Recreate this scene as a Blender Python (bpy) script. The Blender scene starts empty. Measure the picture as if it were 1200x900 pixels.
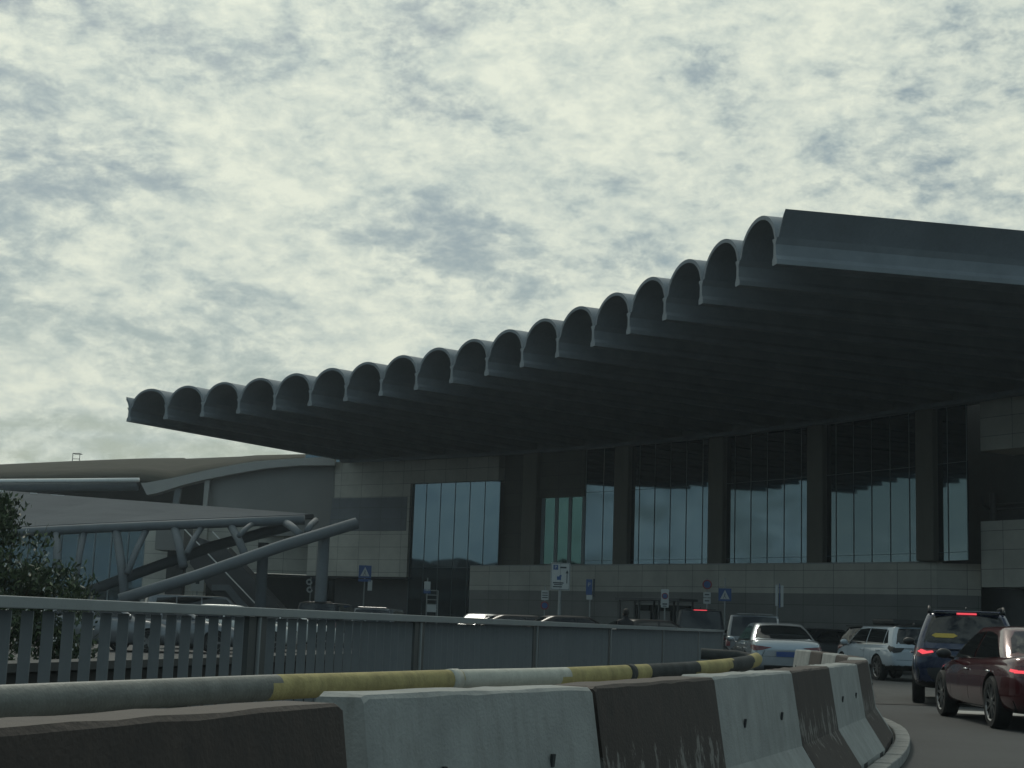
import bpy, bmesh, math, random
from mathutils import Vector, Matrix
from mathutils.bvhtree import BVHTree
random.seed(7)
sc = bpy.context.scene
COL = sc.collection
rad = math.radians
sin, cos, pi = math.sin, math.cos, math.pi

# ------------------------------------------------------------ camera model (metres; eye 1.15 m up)
FPX = 1750.0; ROLL = math.atan(.035); PITCH = math.atan(282*cos(ROLL)/FPX); EYE = 1.15
_R = Vector((1,0,0)); _U = Vector((0,-sin(PITCH),cos(PITCH))); _F = Vector((0,cos(PITCH),sin(PITCH)))
CR = _R*cos(ROLL)+_U*sin(ROLL); CU = -_R*sin(ROLL)+_U*cos(ROLL)
def ray(x, y):
    d = _F + CR*((x-600)/FPX) - CU*((y-450)/FPX)
    return d/d.y
def pz(x, y, z):
    D = ray(x, y); t = (z-EYE)/D.z
    return Vector((0,0,EYE))+D*t
def pd(x, y, d): return Vector((0,0,EYE))+ray(x, y)*d
def ground(x, d):                      # ground position at picture column x, depth d
    y = 732; p = pd(x, y+.035*(x-600), d); return Vector((p.x, p.y, 0))

# ------------------------------------------------------------ helpers
def setp(o, label=None, cat=None, group=None, kind=None):
    if label: o['label'] = label
    if cat: o['category'] = cat
    if group: o['group'] = group
    if kind: o['kind'] = kind
    return o
def thing(name, label, cat, loc=(0,0,0), rz=0, group=None):
    o = bpy.data.objects.new(name, None); COL.objects.link(o)
    o.location = loc; o.rotation_euler = (0,0,rz); o.empty_display_size = .3
    return setp(o, label, cat, group)
def obj(name, bm, mats, parent=None, smooth=False, bevel=0, recalc=True):
    if recalc: bmesh.ops.recalc_face_normals(bm, faces=bm.faces)
    me = bpy.data.meshes.new(name); bm.to_mesh(me); bm.free()
    if not isinstance(mats, (list, tuple)): mats = [mats]
    for m in mats: me.materials.append(m)
    if smooth:
        for p in me.polygons: p.use_smooth = True
    o = bpy.data.objects.new(name, me); COL.objects.link(o)
    if parent: o.parent = parent
    if bevel:
        b = o.modifiers.new('b', 'BEVEL'); b.width = bevel; b.segments = 2; b.limit_method = 'ANGLE'; b.angle_limit = rad(35)
    return o
def auto_smooth(o, ang=35):
    me = o.data
    for p in me.polygons: p.use_smooth = True
    bm = bmesh.new(); bm.from_mesh(me)
    for e in bm.edges:
        if len(e.link_faces) == 2 and e.calc_face_angle(0) > rad(ang): e.smooth = False
    bm.to_mesh(me); bm.free()
def box(bm, c, s, rz=0, mi=0):
    M = Matrix.Translation(c) @ Matrix.Rotation(rz, 4, 'Z') @ Matrix.Diagonal((s[0], s[1], s[2], 1))
    r = bmesh.ops.create_cube(bm, size=1, matrix=M)
    for f in {f for v in r['verts'] for f in v.link_faces}: f.material_index = mi
def cyl(bm, a, b, r, r2=None, n=12, caps=True):
    a = Vector(a); b = Vector(b); d = b-a
    q = d.to_track_quat('Z', 'Y')
    M = Matrix.Translation((a+b)/2) @ q.to_matrix().to_4x4()
    return bmesh.ops.create_cone(bm, cap_ends=caps, cap_tris=False, segments=n, radius1=r, radius2=r if r2 is None else r2, depth=d.length, matrix=M)
def tube(bm, pts, rs, n=12, sq=1.0):
    pts = [Vector(p) for p in pts]
    if not isinstance(rs, (list, tuple)): rs = [rs]*len(pts)
    rings = []
    for i, p in enumerate(pts):
        t = (pts[min(i+1, len(pts)-1)]-pts[max(i-1, 0)]).normalized()
        up = Vector((0,0,1)) if abs(t.z) < .95 else Vector((1,0,0))
        a = t.cross(up).normalized(); b = a.cross(t).normalized()
        rings.append([bm.verts.new(p+a*(cos(2*pi*k/n)*rs[i])+b*(sin(2*pi*k/n)*rs[i]*sq)) for k in range(n)])
    fs = []
    for i in range(len(rings)-1):
        row = []
        for k in range(n):
            row.append(bm.faces.new((rings[i][k], rings[i][(k+1)%n], rings[i+1][(k+1)%n], rings[i+1][k])))
        fs.append(row)
    bm.faces.new(rings[0][::-1]); bm.faces.new(rings[-1])
    return fs
def prism(bm, pts, vec, mi=0):
    """closed polygon (3D points) extruded by vec"""
    vec = Vector(vec)
    a = [bm.verts.new(Vector(p)) for p in pts]; b = [bm.verts.new(Vector(p)+vec) for p in pts]
    n = len(pts); fs = [bm.faces.new(a), bm.faces.new(b[::-1])]
    for i in range(n): fs.append(bm.faces.new((a[i], b[i], b[(i+1)%n], a[(i+1)%n])))
    for f in fs: f.material_index = mi

# ------------------------------------------------------------ materials
MC = {}
def mat(name, col, rough=.7, var=.15, scale=3.0, bump=0.0, metal=0, spec=.5, coat=0, emit=None, es=0, col2=None, bscale=None, rvar=0, streak=0):
    if name in MC: return MC[name]
    m = bpy.data.materials.new(name); m.use_nodes = True; nt = m.node_tree; N = nt.nodes; L = nt.links
    b = N['Principled BSDF']; b.inputs['Roughness'].default_value = rough; b.inputs['Metallic'].default_value = metal
    b.inputs['Specular IOR Level'].default_value = spec; b.inputs['Coat Weight'].default_value = coat; b.inputs['Coat Roughness'].default_value = .04
    tc = N.new('ShaderNodeTexCoord')
    nz = N.new('ShaderNodeTexNoise'); nz.inputs['Scale'].default_value = scale; nz.inputs['Detail'].default_value = 6; nz.inputs['Roughness'].default_value = .65
    if streak:
        mp = N.new('ShaderNodeMapping'); mp.inputs['Scale'].default_value = (1, 1, 1/streak); L.new(tc.outputs['Object'], mp.inputs['Vector']); L.new(mp.outputs[0], nz.inputs['Vector'])
    else: L.new(tc.outputs['Object'], nz.inputs['Vector'])
    cr = N.new('ShaderNodeValToRGB'); cr.color_ramp.elements[0].position = .3; cr.color_ramp.elements[1].position = .7
    c2 = col2 or col
    cr.color_ramp.elements[0].color = (*[c*(1-var) for c in col], 1); cr.color_ramp.elements[1].color = (*[min(1, c*(1+var)) for c in c2], 1)
    L.new(nz.outputs['Fac'], cr.inputs['Fac']); L.new(cr.outputs[0], b.inputs['Base Color'])
    if rvar:
        mr = N.new('ShaderNodeMapRange'); mr.inputs['To Min'].default_value = max(0, rough-rvar); mr.inputs['To Max'].default_value = rough+rvar
        L.new(nz.outputs['Fac'], mr.inputs['Value']); L.new(mr.outputs[0], b.inputs['Roughness'])
    if bump:
        n2 = N.new('ShaderNodeTexNoise'); n2.inputs['Scale'].default_value = bscale or scale*8; n2.inputs['Detail'].default_value = 8
        L.new(tc.outputs['Object'], n2.inputs['Vector'])
        bp = N.new('ShaderNodeBump'); bp.inputs['Strength'].default_value = bump; bp.inputs['Distance'].default_value = .02
        L.new(n2.outputs['Fac'], bp.inputs['Height']); L.new(bp.outputs[0], b.inputs['Normal'])
    if emit:
        b.inputs['Emission Color'].default_value = (*emit, 1); b.inputs['Emission Strength'].default_value = es
    MC[name] = m; return m
def stone_mat(name, c1, c2, mortar, w=1.9, h=.9, gap=.012, rough=.75):
    if name in MC: return MC[name]
    m = mat(name, c1, rough, .12, .5, .15)
    nt = m.node_tree; N = nt.nodes; L = nt.links; b = N['Principled BSDF']
    uv = N.new('ShaderNodeUVMap')
    br = N.new('ShaderNodeTexBrick'); br.offset = 0.0; br.inputs['Scale'].default_value = 1; br.inputs['Brick Width'].default_value = w; br.inputs['Row Height'].default_value = h
    br.inputs['Mortar Size'].default_value = gap; br.inputs['Mortar Smooth'].default_value = 0; br.inputs['Bias'].default_value = 0
    br.inputs['Color1'].default_value = (*c1, 1); br.inputs['Color2'].default_value = (*c2, 1); br.inputs['Mortar'].default_value = (*mortar, 1)
    L.new(uv.outputs[0], br.inputs['Vector'])
    cr = next(n for n in N if n.type == 'VALTORGB')
    cr.color_ramp.elements[0].color = (.8,.8,.8,1); cr.color_ramp.elements[1].color = (1.1,1.1,1.08,1)
    mx = N.new('ShaderNodeMix'); mx.data_type = 'RGBA'; mx.blend_type = 'MULTIPLY'; mx.inputs[0].default_value = 1
    L.new(br.outputs['Color'], mx.inputs[6]); L.new(cr.outputs[0], mx.inputs[7])
    L.new(mx.outputs[2], b.inputs['Base Color']); return m
def glass_mat(name, tint, rough=.03, wav=.02):
    if name in MC: return MC[name]
    m = bpy.data.materials.new(name); m.use_nodes = True; nt = m.node_tree; N = nt.nodes; L = nt.links
    b = N['Principled BSDF']; b.inputs['Metallic'].default_value = 1; b.inputs['Roughness'].default_value = rough
    b.inputs['Base Color'].default_value = (*tint, 1)
    tc = N.new('ShaderNodeTexCoord'); nz = N.new('ShaderNodeTexNoise'); nz.inputs['Scale'].default_value = .35; nz.inputs['Detail'].default_value = 1
    L.new(tc.outputs['Object'], nz.inputs['Vector'])
    bp = N.new('ShaderNodeBump'); bp.inputs['Strength'].default_value = wav; bp.inputs['Distance'].default_value = .3
    L.new(nz.outputs['Fac'], bp.inputs['Height']); L.new(bp.outputs[0], b.inputs['Normal'])
    MC[name] = m; return m

M_conc = mat('canopy_concrete', (.195,.225,.25), .85, .16, .5, .10, streak=2, bscale=25)
M_conc_d = mat('beam_concrete', (.21,.24,.262), .85, .15, .8, .1)
M_stone = stone_mat('limestone_cladding', (.50,.50,.455), (.44,.44,.40), (.12,.12,.115))
M_stone_g = stone_mat('grey_stone_base', (.22,.225,.22), (.19,.195,.19), (.09,.09,.09))
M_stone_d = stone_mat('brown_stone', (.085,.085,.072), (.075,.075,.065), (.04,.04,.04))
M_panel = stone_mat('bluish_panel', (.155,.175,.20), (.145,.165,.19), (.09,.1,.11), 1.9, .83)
M_col = mat('column_stone', (.13,.125,.105), .75, .15, 1, .15, streak=3)
M_glass = glass_mat('facade_glass', (.105,.15,.178))
M_glass_g = glass_mat('green_glass', (.07,.13,.12))
M_glass_d = glass_mat('dark_glass', (.08,.11,.12), .06)
M_mull = mat('mullion_metal', (.17,.22,.24), .5, .05)
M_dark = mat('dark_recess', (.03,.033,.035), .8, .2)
M_dgrey = mat('dark_grey_metal', (.07,.075,.08), .55, .1)
M_grey = mat('grey_render', (.215,.22,.215), .85, .05, .3, .1)
M_lgrey = mat('pale_fascia', (.32,.325,.315), .7, .06, 1)
M_roof = mat('brown_roof_sheet', (.06,.058,.046), .95, .2, .4, spec=.1)
M_alu = mat('bright_eave_metal', (.8,.81,.79), .6, .04, 2)
M_slate = mat('walkway_roof_sheet', (.085,.098,.11), .95, .15, .5, spec=.1)
M_steel = mat('painted_truss_steel', (.125,.145,.16), .75, .1, 2)
M_fence = mat('fence_grey_paint', (.160,.177,.185), .7, .07, 3, .03, streak=5)
M_fence_rail = mat('fence_rail_grey', (.22,.245,.25), .45, .08, 5, .05)
M_post = mat('fence_dark_post', (.055,.062,.062), .6, .1)
M_bw = mat('white_painted_concrete', (.27,.285,.275), .85, .2, 3, .25, bscale=70)
M_bb = None
M_yel = mat('yellow_rail_paint', (.34,.295,.135), .8, .22, 7, .25, spec=.2)
M_black = mat('black_rail_paint', (.05,.055,.055), .8, .3, 8, .25, spec=.2)
M_galv = mat('galvanised_rail', (.13,.14,.13), .5, .25, 8, .2, metal=.2)
M_wrail = mat('white_rail_paint', (.40,.41,.36), .6, .2, 8, .2)
M_kerb = mat('kerb_concrete', (.24,.245,.235), .85, .15, 4, .4, bscale=40)
M_asph = mat('asphalt', (.048,.051,.052), .82, .22, .35, .5, bscale=55)
M_asph2 = mat('asphalt_patch', (.062,.065,.064), .85, .2, .6, .5, bscale=55)
M_seam = mat('asphalt_seam', (.022,.022,.022), .6, .2, 3)
M_line = mat('road_marking', (.38,.38,.36), .7, .2, 6)
M_tyre = mat('tyre_rubber', (.012,.012,.012), .8, .2, 10)
M_blk = mat('black_plastic', (.014,.015,.016), .5, .1, 10)
M_rim = mat('rim_alloy', (.22,.22,.22), .3, .1, 10, metal=.8)
M_rimd = mat('rim_dark', (.02,.02,.02), .4, .1, 10)
M_cg = mat('car_glass', (.008,.01,.011), .04, 0, 1, spec=.6)
M_chrome = mat('chrome_trim', (.6,.6,.6), .12, .02, 3, metal=1)
M_tail = mat('tail_lamp_red', (.12,.008,.01), .15, .1, 5, coat=1)
M_tail_on = mat('tail_lamp_lit', (.5,.02,.02), .3, .0, 5, emit=(1,.09,.12), es=.8)
M_hlamp = mat('head_lamp', (.4,.42,.44), .1, .05, 5, coat=1)
M_blue = mat('sign_blue', (.035,.085,.23), .4, .05, 3)
M_swhite = mat('sign_white', (.42,.45,.45), .45, .05, 3)
M_sred = mat('sign_red', (.22,.02,.03), .4, .05, 3)
M_sdark = mat('sign_dark_print', (.03,.04,.05), .5, .05, 3)
M_pole = mat('galvanised_pole', (.26,.28,.28), .45, .1, 5, metal=.2)
M_plate_b = mat('blue_number_plate', (.03,.07,.22), .4, .05, 3)
M_plate_w = mat('white_number_plate', (.4,.42,.42), .4, .05, 3)
M_stick = mat('yellow_sticker', (.45,.33,.05), .5, .05, 3)
M_skin = mat('skin', (.30,.19,.14), .5, .05, 8)
M_jacket = mat('dark_jacket', (.015,.017,.022), .85, .2, 8)
M_hair = mat('dark_hair', (.012,.01,.009), .7, .2, 20)
M_bark = mat('bark', (.07,.055,.04), .9, .3, 8, .5)
M_dark2 = mat('dark_render', (.03,.029,.027), .9, .3, 1)
M_kerb2 = mat('dark_coping', (.06,.062,.06), .9, .2, 2)
M_leaf = mat('leaf_green', (.045,.07,.03), .6, .35, 2.5, col2=(.075,.11,.045))
M_leaf2 = mat('leaf_green_dark', (.03,.048,.022), .6, .3, 2.5)
M_flower = mat('white_flower', (.6,.6,.56), .7, .1, 3)

# worn brown paint on the Jersey barriers, paler concrete where it has flaked off low down
def worn():
    m = bpy.data.materials.new('worn_brown_paint'); m.use_nodes = True; nt = m.node_tree; N = nt.nodes; L = nt.links
    b = N['Principled BSDF']; b.inputs['Roughness'].default_value = .75
    tc = N.new('ShaderNodeTexCoord')
    mp = N.new('ShaderNodeMapping'); mp.inputs['Scale'].default_value = (7, 7, 2.2); L.new(tc.outputs['Object'], mp.inputs['Vector'])
    n1 = N.new('ShaderNodeTexNoise'); n1.inputs['Scale'].default_value = 2.2; n1.inputs['Detail'].default_value = 7; n1.inputs['Roughness'].default_value = .7; L.new(mp.outputs[0], n1.inputs['Vector'])
    n0 = N.new('ShaderNodeTexNoise'); n0.inputs['Scale'].default_value = 1.7; n0.inputs['Detail'].default_value = 2; L.new(tc.outputs['Object'], n0.inputs['Vector'])
    sp = N.new('ShaderNodeSeparateXYZ'); L.new(tc.outputs['Object'], sp.inputs[0])
    # flakes gather in a band around the kink of the profile
    bd = N.new('ShaderNodeMapRange'); bd.inputs['From Min'].default_value = .18; bd.inputs['From Max'].default_value = .42; bd.inputs['To Min'].default_value = 0; bd.inputs['To Max'].default_value = 1; L.new(sp.outputs[2], bd.inputs['Value'])
    bu = N.new('ShaderNodeMapRange'); bu.inputs['From Min'].default_value = .42; bu.inputs['From Max'].default_value = .66; bu.inputs['To Min'].default_value = 1; bu.inputs['To Max'].default_value = 0; L.new(sp.outputs[2], bu.inputs['Value'])
    ml = N.new('ShaderNodeMath'); ml.operation = 'MULTIPLY'; L.new(bd.outputs[0], ml.inputs[0]); L.new(bu.outputs[0], ml.inputs[1])
    ad = N.new('ShaderNodeMath'); ad.operation = 'MULTIPLY_ADD'; L.new(ml.outputs[0], ad.inputs[0]); ad.inputs[1].default_value = .17; L.new(n1.outputs['Fac'], ad.inputs[2])
    a2 = N.new('ShaderNodeMath'); a2.operation = 'MULTIPLY_ADD'; L.new(n0.outputs['Fac'], a2.inputs[0]); a2.inputs[1].default_value = .25; L.new(ad.outputs[0], a2.inputs[2])
    cr = N.new('ShaderNodeValToRGB'); cr.color_ramp.elements[0].position = .79; cr.color_ramp.elements[0].color = (0,0,0,1); cr.color_ramp.elements[1].position = .83; cr.color_ramp.elements[1].color = (1,1,1,1)
    L.new(a2.outputs[0], cr.inputs['Fac'])
    c0 = N.new('ShaderNodeValToRGB'); c0.color_ramp.elements[0].position = .3; c0.color_ramp.elements[1].position = .75
    c0.color_ramp.elements[0].color = (.026,.021,.018,1); c0.color_ramp.elements[1].color = (.055,.041,.033,1); L.new(n1.outputs['Fac'], c0.inputs['Fac'])
    mx = N.new('ShaderNodeMix'); mx.data_type = 'RGBA'; L.new(cr.outputs[0], mx.inputs[0]); L.new(c0.outputs[0], mx.inputs[6]); mx.inputs[7].default_value = (.17,.165,.15,1)
    L.new(mx.outputs[2], b.inputs['Base Color'])
    n2 = N.new('ShaderNodeTexNoise'); n2.inputs['Scale'].default_value = 60; n2.inputs['Detail'].default_value = 6; L.new(tc.outputs['Object'], n2.inputs['Vector'])
    bp = N.new('ShaderNodeBump'); bp.inputs['Strength'].default_value = .22; bp.inputs['Distance'].default_value = .02; L.new(n2.outputs['Fac'], bp.inputs['Height']); L.new(bp.outputs[0], b.inputs['Normal'])
    return m
M_bb = worn()
def grime(m, c_dirt, amt=.45):
    nt = m.node_tree; N = nt.nodes; L = nt.links; b = N['Principled BSDF']; src = b.inputs['Base Color'].links[0].from_socket
    tc = N.new('ShaderNodeTexCoord'); mp = N.new('ShaderNodeMapping'); mp.inputs['Scale'].default_value = (5,5,.9); L.new(tc.outputs['Object'], mp.inputs['Vector'])
    n1 = N.new('ShaderNodeTexNoise'); n1.inputs['Scale'].default_value = 2.4; n1.inputs['Detail'].default_value = 8; n1.inputs['Roughness'].default_value = .68; L.new(mp.outputs[0], n1.inputs['Vector'])
    n2 = N.new('ShaderNodeTexNoise'); n2.inputs['Scale'].default_value = 24; n2.inputs['Detail'].default_value = 4; L.new(tc.outputs['Object'], n2.inputs['Vector'])
    ad = N.new('ShaderNodeMath'); ad.operation = 'MULTIPLY_ADD'; L.new(n2.outputs['Fac'], ad.inputs[0]); ad.inputs[1].default_value = .35; L.new(n1.outputs['Fac'], ad.inputs[2])
    r_ = N.new('ShaderNodeValToRGB'); r_.color_ramp.elements[0].position = .66; r_.color_ramp.elements[1].position = .92; r_.color_ramp.elements[1].color = (amt,amt,amt,1); L.new(ad.outputs[0], r_.inputs['Fac'])
    mx = N.new('ShaderNodeMix'); mx.data_type = 'RGBA'; L.new(r_.outputs[0], mx.inputs[0]); L.new(src, mx.inputs[6]); mx.inputs[7].default_value = (*c_dirt, 1); L.new(mx.outputs[2], b.inputs['Base Color'])
grime(M_bw, (.13,.13,.115)); grime(M_fence, (.10,.12,.13)); grime(M_conc, (.13,.145,.155)); grime(M_asph, (.030,.031,.031)); grime(M_yel, (.16,.145,.08)); grime(M_kerb, (.10,.10,.095))

# ------------------------------------------------------------ ground and roads
bm = bmesh.new(); bmesh.ops.create_grid(bm, x_segments=8, y_segments=8, size=600)
setp(obj('ground', bm, M_asph), kind='structure')
def sheet(name, pts, z, m):
    bm = bmesh.new(); vs = [bm.verts.new((p[0], p[1], z)) for p in pts]; bm.faces.new(vs)
    return setp(obj(name, bm, m), kind='structure')
a, b_ = pz(1020,802,0), pz(1215,806,0); c, d = pz(1215,831,0), pz(1032,824,0)
sheet('road_patch', [a, b_, c, d], .004, M_asph2)
# crack line and white line across the road
sheet('road_seam', [pz(1020,823.2,0), pz(1230,830,0), pz(1230,831.6,0), pz(1020,825,0)], .008, M_seam)
sheet('lane_marking', [pz(1112,833,0), pz(1260,839,0), pz(1260,843.5,0), pz(1112,836.5,0)], .012, M_line)

# ------------------------------------------------------------ concrete barriers
TOP = .9
jx = [(673,803),(816,792),(911,785.5),(957,780.5),(991,776.8)]
J = [pz(x, y, TOP) for x, y in jx]
J = [Vector((p.x, p.y, 0)) for p in J]
def gx(x, d): return ground(x, d)
far = [gx(1006,16.6), gx(1004,18.6), gx(988,20.4), gx(972,22.2), gx(957,24.0), gx(939,25.8), gx(921,27.6)]
p1 = pz(394,813,TOP); p1.z = 0
units = [(Vector((-2.55,2.9,0)), pz(370,821,TOP)*1, 'b'), (p1, J[0], 'w')]
units[0][1].z = 0
l0 = pz(0,848,TOP); l0.z = 0
dirL = (units[0][1]-l0).normalized(); units[0] = (units[0][1]-dirL*2.3, units[0][1], 'b')
chain = J + far
kinds = 'bwbwbwbwbwb'
for i in range(len(chain)-1): units.append((chain[i], chain[i+1], kinds[i]))
labels = ['dark brown barrier nearest on the left under the bare metal end of the rail',
 'large white barrier nearest to the viewer with a chipped bluish end face',
 'wide brown barrier with flaked paint right of the nearest white barrier',
 'white barrier with two small holes between two brown ones in mid row',
 'brown barrier with scuffed foot between the two white mid row barriers',
 'narrow looking white barrier with forklift slot in its foot at the bend',
 'brown barrier at the outer bend of the row beside the kerb',
 'white barrier just past the bend, mostly hidden behind the brown one',
 'first small brown barrier past the bend, left of the last white strip',
 'white barrier past the bend standing between two small brown ones',
 'small brown barrier past the bend beside the farthest white one',
 'farthest white barrier of the row, in front of the silver sedan']
prof = [(.36,0),(.36,.07),(.18,.35),(.102,.836),(.088,.85)]
for i, (a, b_, k) in enumerate(units):
    if i >= len(labels): break
    d = (b_-a); L = d.length-.045; rz = math.atan2(d.y, d.x)
    c = (a+b_)/2; c.z = .05
    t = thing('concrete_barrier', labels[i], 'road barrier', c, rz + rad(random.uniform(-.6,.6)), 'concrete barriers painted brown and white along the bend')
    bm = bmesh.new()
    ns = 14
    full = [(-y, z) for y, z in prof] + [(y, z) for y, z in prof[::-1]]
    rings = []
    for s in range(ns+1):
        x = -L/2 + L*s/ns
        e = min(s, ns-s)
        rr = []
        for (y, z) in full:
            ins = .022 if e == 0 else 0
            jy = random.uniform(-.003,.003); jz = random.uniform(-.004,.004) if z > .8 else 0
            rr.append(bm.verts.new((x, y*(1-ins*1.5)+jy, z*(1-ins*.6)+jz if z > .1 else z)))
        rings.append(rr)
    # shift second ring close to the end for a chamfer
    for v in rings[1]: v.co.x = -L/2+.03
    for v in rings[-2]: v.co.x = L/2-.03
    n = len(full)
    for s in range(ns):
        for q in range(n): bm.faces.new((rings[s][q], rings[s][(q+1)%n], rings[s+1][(q+1)%n], rings[s+1][q]))
    bm.faces.new(rings[0]); bm.faces.new(rings[-1][::-1])
    o = obj('body', bm, M_bw if k == 'w' else M_bb, t); auto_smooth(o, 14)
    o.location.z = -.0
    # slots in the foot, lifting holes in the face
    for sx in (-.32, .32):
        bm = bmesh.new(); box(bm, (sx*L, 0, .028), (.22, .728, .075)); obj('forklift_slot', bm, M_dark, t)
    for sx in (-.24, .24):
        for sy in ((-1, 1) if k == 'w' else ()):
            bm = bmesh.new()
            box(bm, (0,0,0), (.022,.012,.05)); o = obj('lifting_hole', bm, M_dark, t); o.location = (sx*L, sy*.152, .57); o.rotation_euler = (rad(6)*-sy, 0, 0)
# kerb following the outside of the row
path = [units[0][0]+Vector((-1.2,-1.5,0)), units[0][0], p1] + chain[:8]
def offset(pts, off):
    out = []
    for i, p in enumerate(pts):
        t = (pts[min(i+1, len(pts)-1)]-pts[max(i-1, 0)]).normalized(); nrm = Vector((t.y, -t.x, 0))
        out.append(p+nrm*off)
    return out
def smoothp(pts, n=6):
    out = []
    for i in range(len(pts)-1):
        p0 = pts[max(i-1,0)]; p1_ = pts[i]; p2 = pts[i+1]; p3 = pts[min(i+2, len(pts)-1)]
        for k in range(n):
            t = k/n
            out.append(.5*((2*p1_)+(p2-p0)*t+(2*p0-5*p1_+4*p2-p3)*t*t+(3*p1_-p0-3*p2+p3)*t**3))
    out.append(pts[-1]); return out
sp_ = smoothp(path)
def strip(name, inner, outer, z0, z1, m, seg=None):
    bm = bmesh.new()
    prev = None
    for a, b_ in zip(inner, outer):
        q = [bm.verts.new((a.x,a.y,z0)), bm.verts.new((a.x,a.y,z1)), bm.verts.new((b_.x,b_.y,z1)), bm.verts.new((b_.x,b_.y,z0))]
        if prev:
            for k in range(3): bm.faces.new((prev[k], prev[k+1], q[k+1], q[k]))
        prev = q
    return setp(obj(name, bm, m, bevel=.015), kind='structure')
ki, ko = offset(sp_, .385), offset(sp_, .54)
bm = bmesh.new(); acc = 0
for k in range(len(sp_)-1):
    a, b_, c, d = ki[k], ko[k], ko[k+1], ki[k+1]; n_ = max(1, round((c-b_).length/.55))
    for q in range(n_):
        t0, t1 = q/n_, (q+1)/n_; g_ = .007/max(.05, (c-b_).length)
        t1 -= g_
        A_, B_, C_, D_ = a.lerp(d,t0), b_.lerp(c,t0), b_.lerp(c,t1), a.lerp(d,t1); h_ = .10+random.uniform(-.004,.004)
        prism(bm, [(A_.x,A_.y,.003),(B_.x,B_.y,.003),(C_.x,C_.y,.003),(D_.x,D_.y,.003)], (0,0,h_))
setp(obj('kerb', bm, M_kerb, bevel=.012), kind='structure')
strip('traffic_island', offset(sp_, -1.3), offset(sp_, .38), 0, .052, M_kerb)

# ------------------------------------------------------------ painted guard rail behind the barriers
gr = thing('guard_rail', 'round crash rail striped yellow, black and white behind the concrete barriers', 'guard rail', (0,0,0))
gp = [(-140,832,4.6,.050),(0,823,5.2,.050),(150,814.5,6.0,.050),(310,806,7.0,.050),(420,801.5,7.8,.050),(525,797,8.7,.050),(652,793,9.8,.050),(750,788,11,.050),(810,784,12,.050),(850,780,13,.05),(875,776.5,13.8,.054),(886,773,14.4,.056)]
pts = [pd(x,y,d) for x,y,d,r in gp]; rs = [g[3] for g in gp]
fine = []; fr = []; fx = []
sp2 = smoothp(pts, 10)
for i, p in enumerate(sp2):
    k = i/10; j = min(int(k), len(gp)-2); t = k-j
    fr.append(rs[j]*(1-t)+rs[j+1]*t); fx.append(gp[j][0]*(1-t)+gp[j+1][0]*t)
e = sp2[-1]
for q in ((.05,.2,0),(.03,.42,0),(-.10,.52,.02),(-.45,.56,.03)):
    sp2.append(e+Vector(q)); fr.append(.045); fx.append(860)
bm = bmesh.new(); fs = tube(bm, sp2, fr, 16, 1.18)
for i, row in enumerate(fs):
    for k, f in enumerate(row):
        x = fx[i] + 9*sin(2*pi*(k+.5)/16) * (1-i/len(fs)) * -1
        f.material_index = 0 if x < 308 else 1 if x < 525 else 3 if x < 652 else 1 if x < 752 else 2 if x < 811 else 1 if x < 851 else 2 if x < 876 else 1
obj('rail', bm, [M_galv, M_yel, M_black, M_wrail], gr, smooth=True)
for i in (3, 24, 45, 58, 74, 88, 101, 112):
    p = sp2[min(i, len(sp2)-1)]
    bm = bmesh.new(); box(bm, (p.x-.03, p.y+.03, (p.z-.05)/2), (.09,.09,p.z-.05)); obj('post', bm, M_galv, gr)
# joint collars between the rail's sleeves
for i in (50, 68):
    p, q = sp2[i], sp2[i+1]; dd = (q-p).normalized()
    bm = bmesh.new(); tube(bm, [p, p+dd*.10], fr[i]+.004, 16, 1.18); obj('joint_collar', bm, M_wrail if i == 50 else M_black, gr, smooth=True)

# ------------------------------------------------------------ slatted fence
A = pd(0,709,7.4); B = pd(845,737.5,39.5); A.z = B.z = 0
fd = (B-A).normalized(); FL = (B-A).length
frz = math.atan2(fd.y, fd.x)
f0 = -10.0                                     # starts beyond the frame on the left
# posts at these distances along the fence
def along(x):                                  # fence coordinate at picture column x
    D = ray(x, 732+.035*(x-600)); # intersect with fence line
    den = D.x*fd.y-D.y*fd.x
    t = (A.x*fd.y-A.y*fd.x)/den
    P_ = Vector((D.x*t, D.y*t, 0)); return (P_-A).dot(fd)
posts = [along(x) for x in (300,490,627,714,776,818,846)]
step = posts[1]-posts[0]
posts = [posts[0]-2*step, posts[0]-step] + posts
FH = EYE+.055
fence = thing('slatted_fence', 'grey louvred metal fence with a flat top rail behind the yellow rail', 'fence', A, frz)
ZB = .06
bm = bmesh.new(); box(bm, ((posts[0]+posts[-1]+.1)/2, 0, FH-.03), (posts[-1]-posts[0]+.1, .11, .06)); obj('top_rail', bm, M_fence_rail, fence, bevel=.006)
bm = bmesh.new(); box(bm, ((posts[0]+posts[-1])/2, 0, ZB), (posts[-1]-posts[0], .05, .05)); obj('bottom_rail', bm, M_fence_rail, fence)
nsl = 0
for i in range(len(posts)-1):
    a, b_ = posts[i]+.17, posts[i+1]-.17
    n = max(6, round((b_-a)/.198))
    bm = bmesh.new()
    for k in range(n):
        x = a+(b_-a)*(k+.5)/n
        box(bm, (x, 0, (FH-.06+ZB)/2), (.006, .066, FH-.06-ZB-.02), rad(4))
    obj('louvre_panel', bm, M_fence, fence)
for i, p in enumerate(posts):
    bm = bmesh.new()
    for s in (-.09, .09): box(bm, (p+s, .0, (FH-.06)/2), (.12, .04, FH-.062))
    pp = obj('post', bm, M_post, fence)
    bm = bmesh.new(); cyl(bm, (p,-.03,0), (p,-.03,FH-.065), .014, n=8); obj('downpipe', bm, M_fence_rail, pp)

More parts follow.
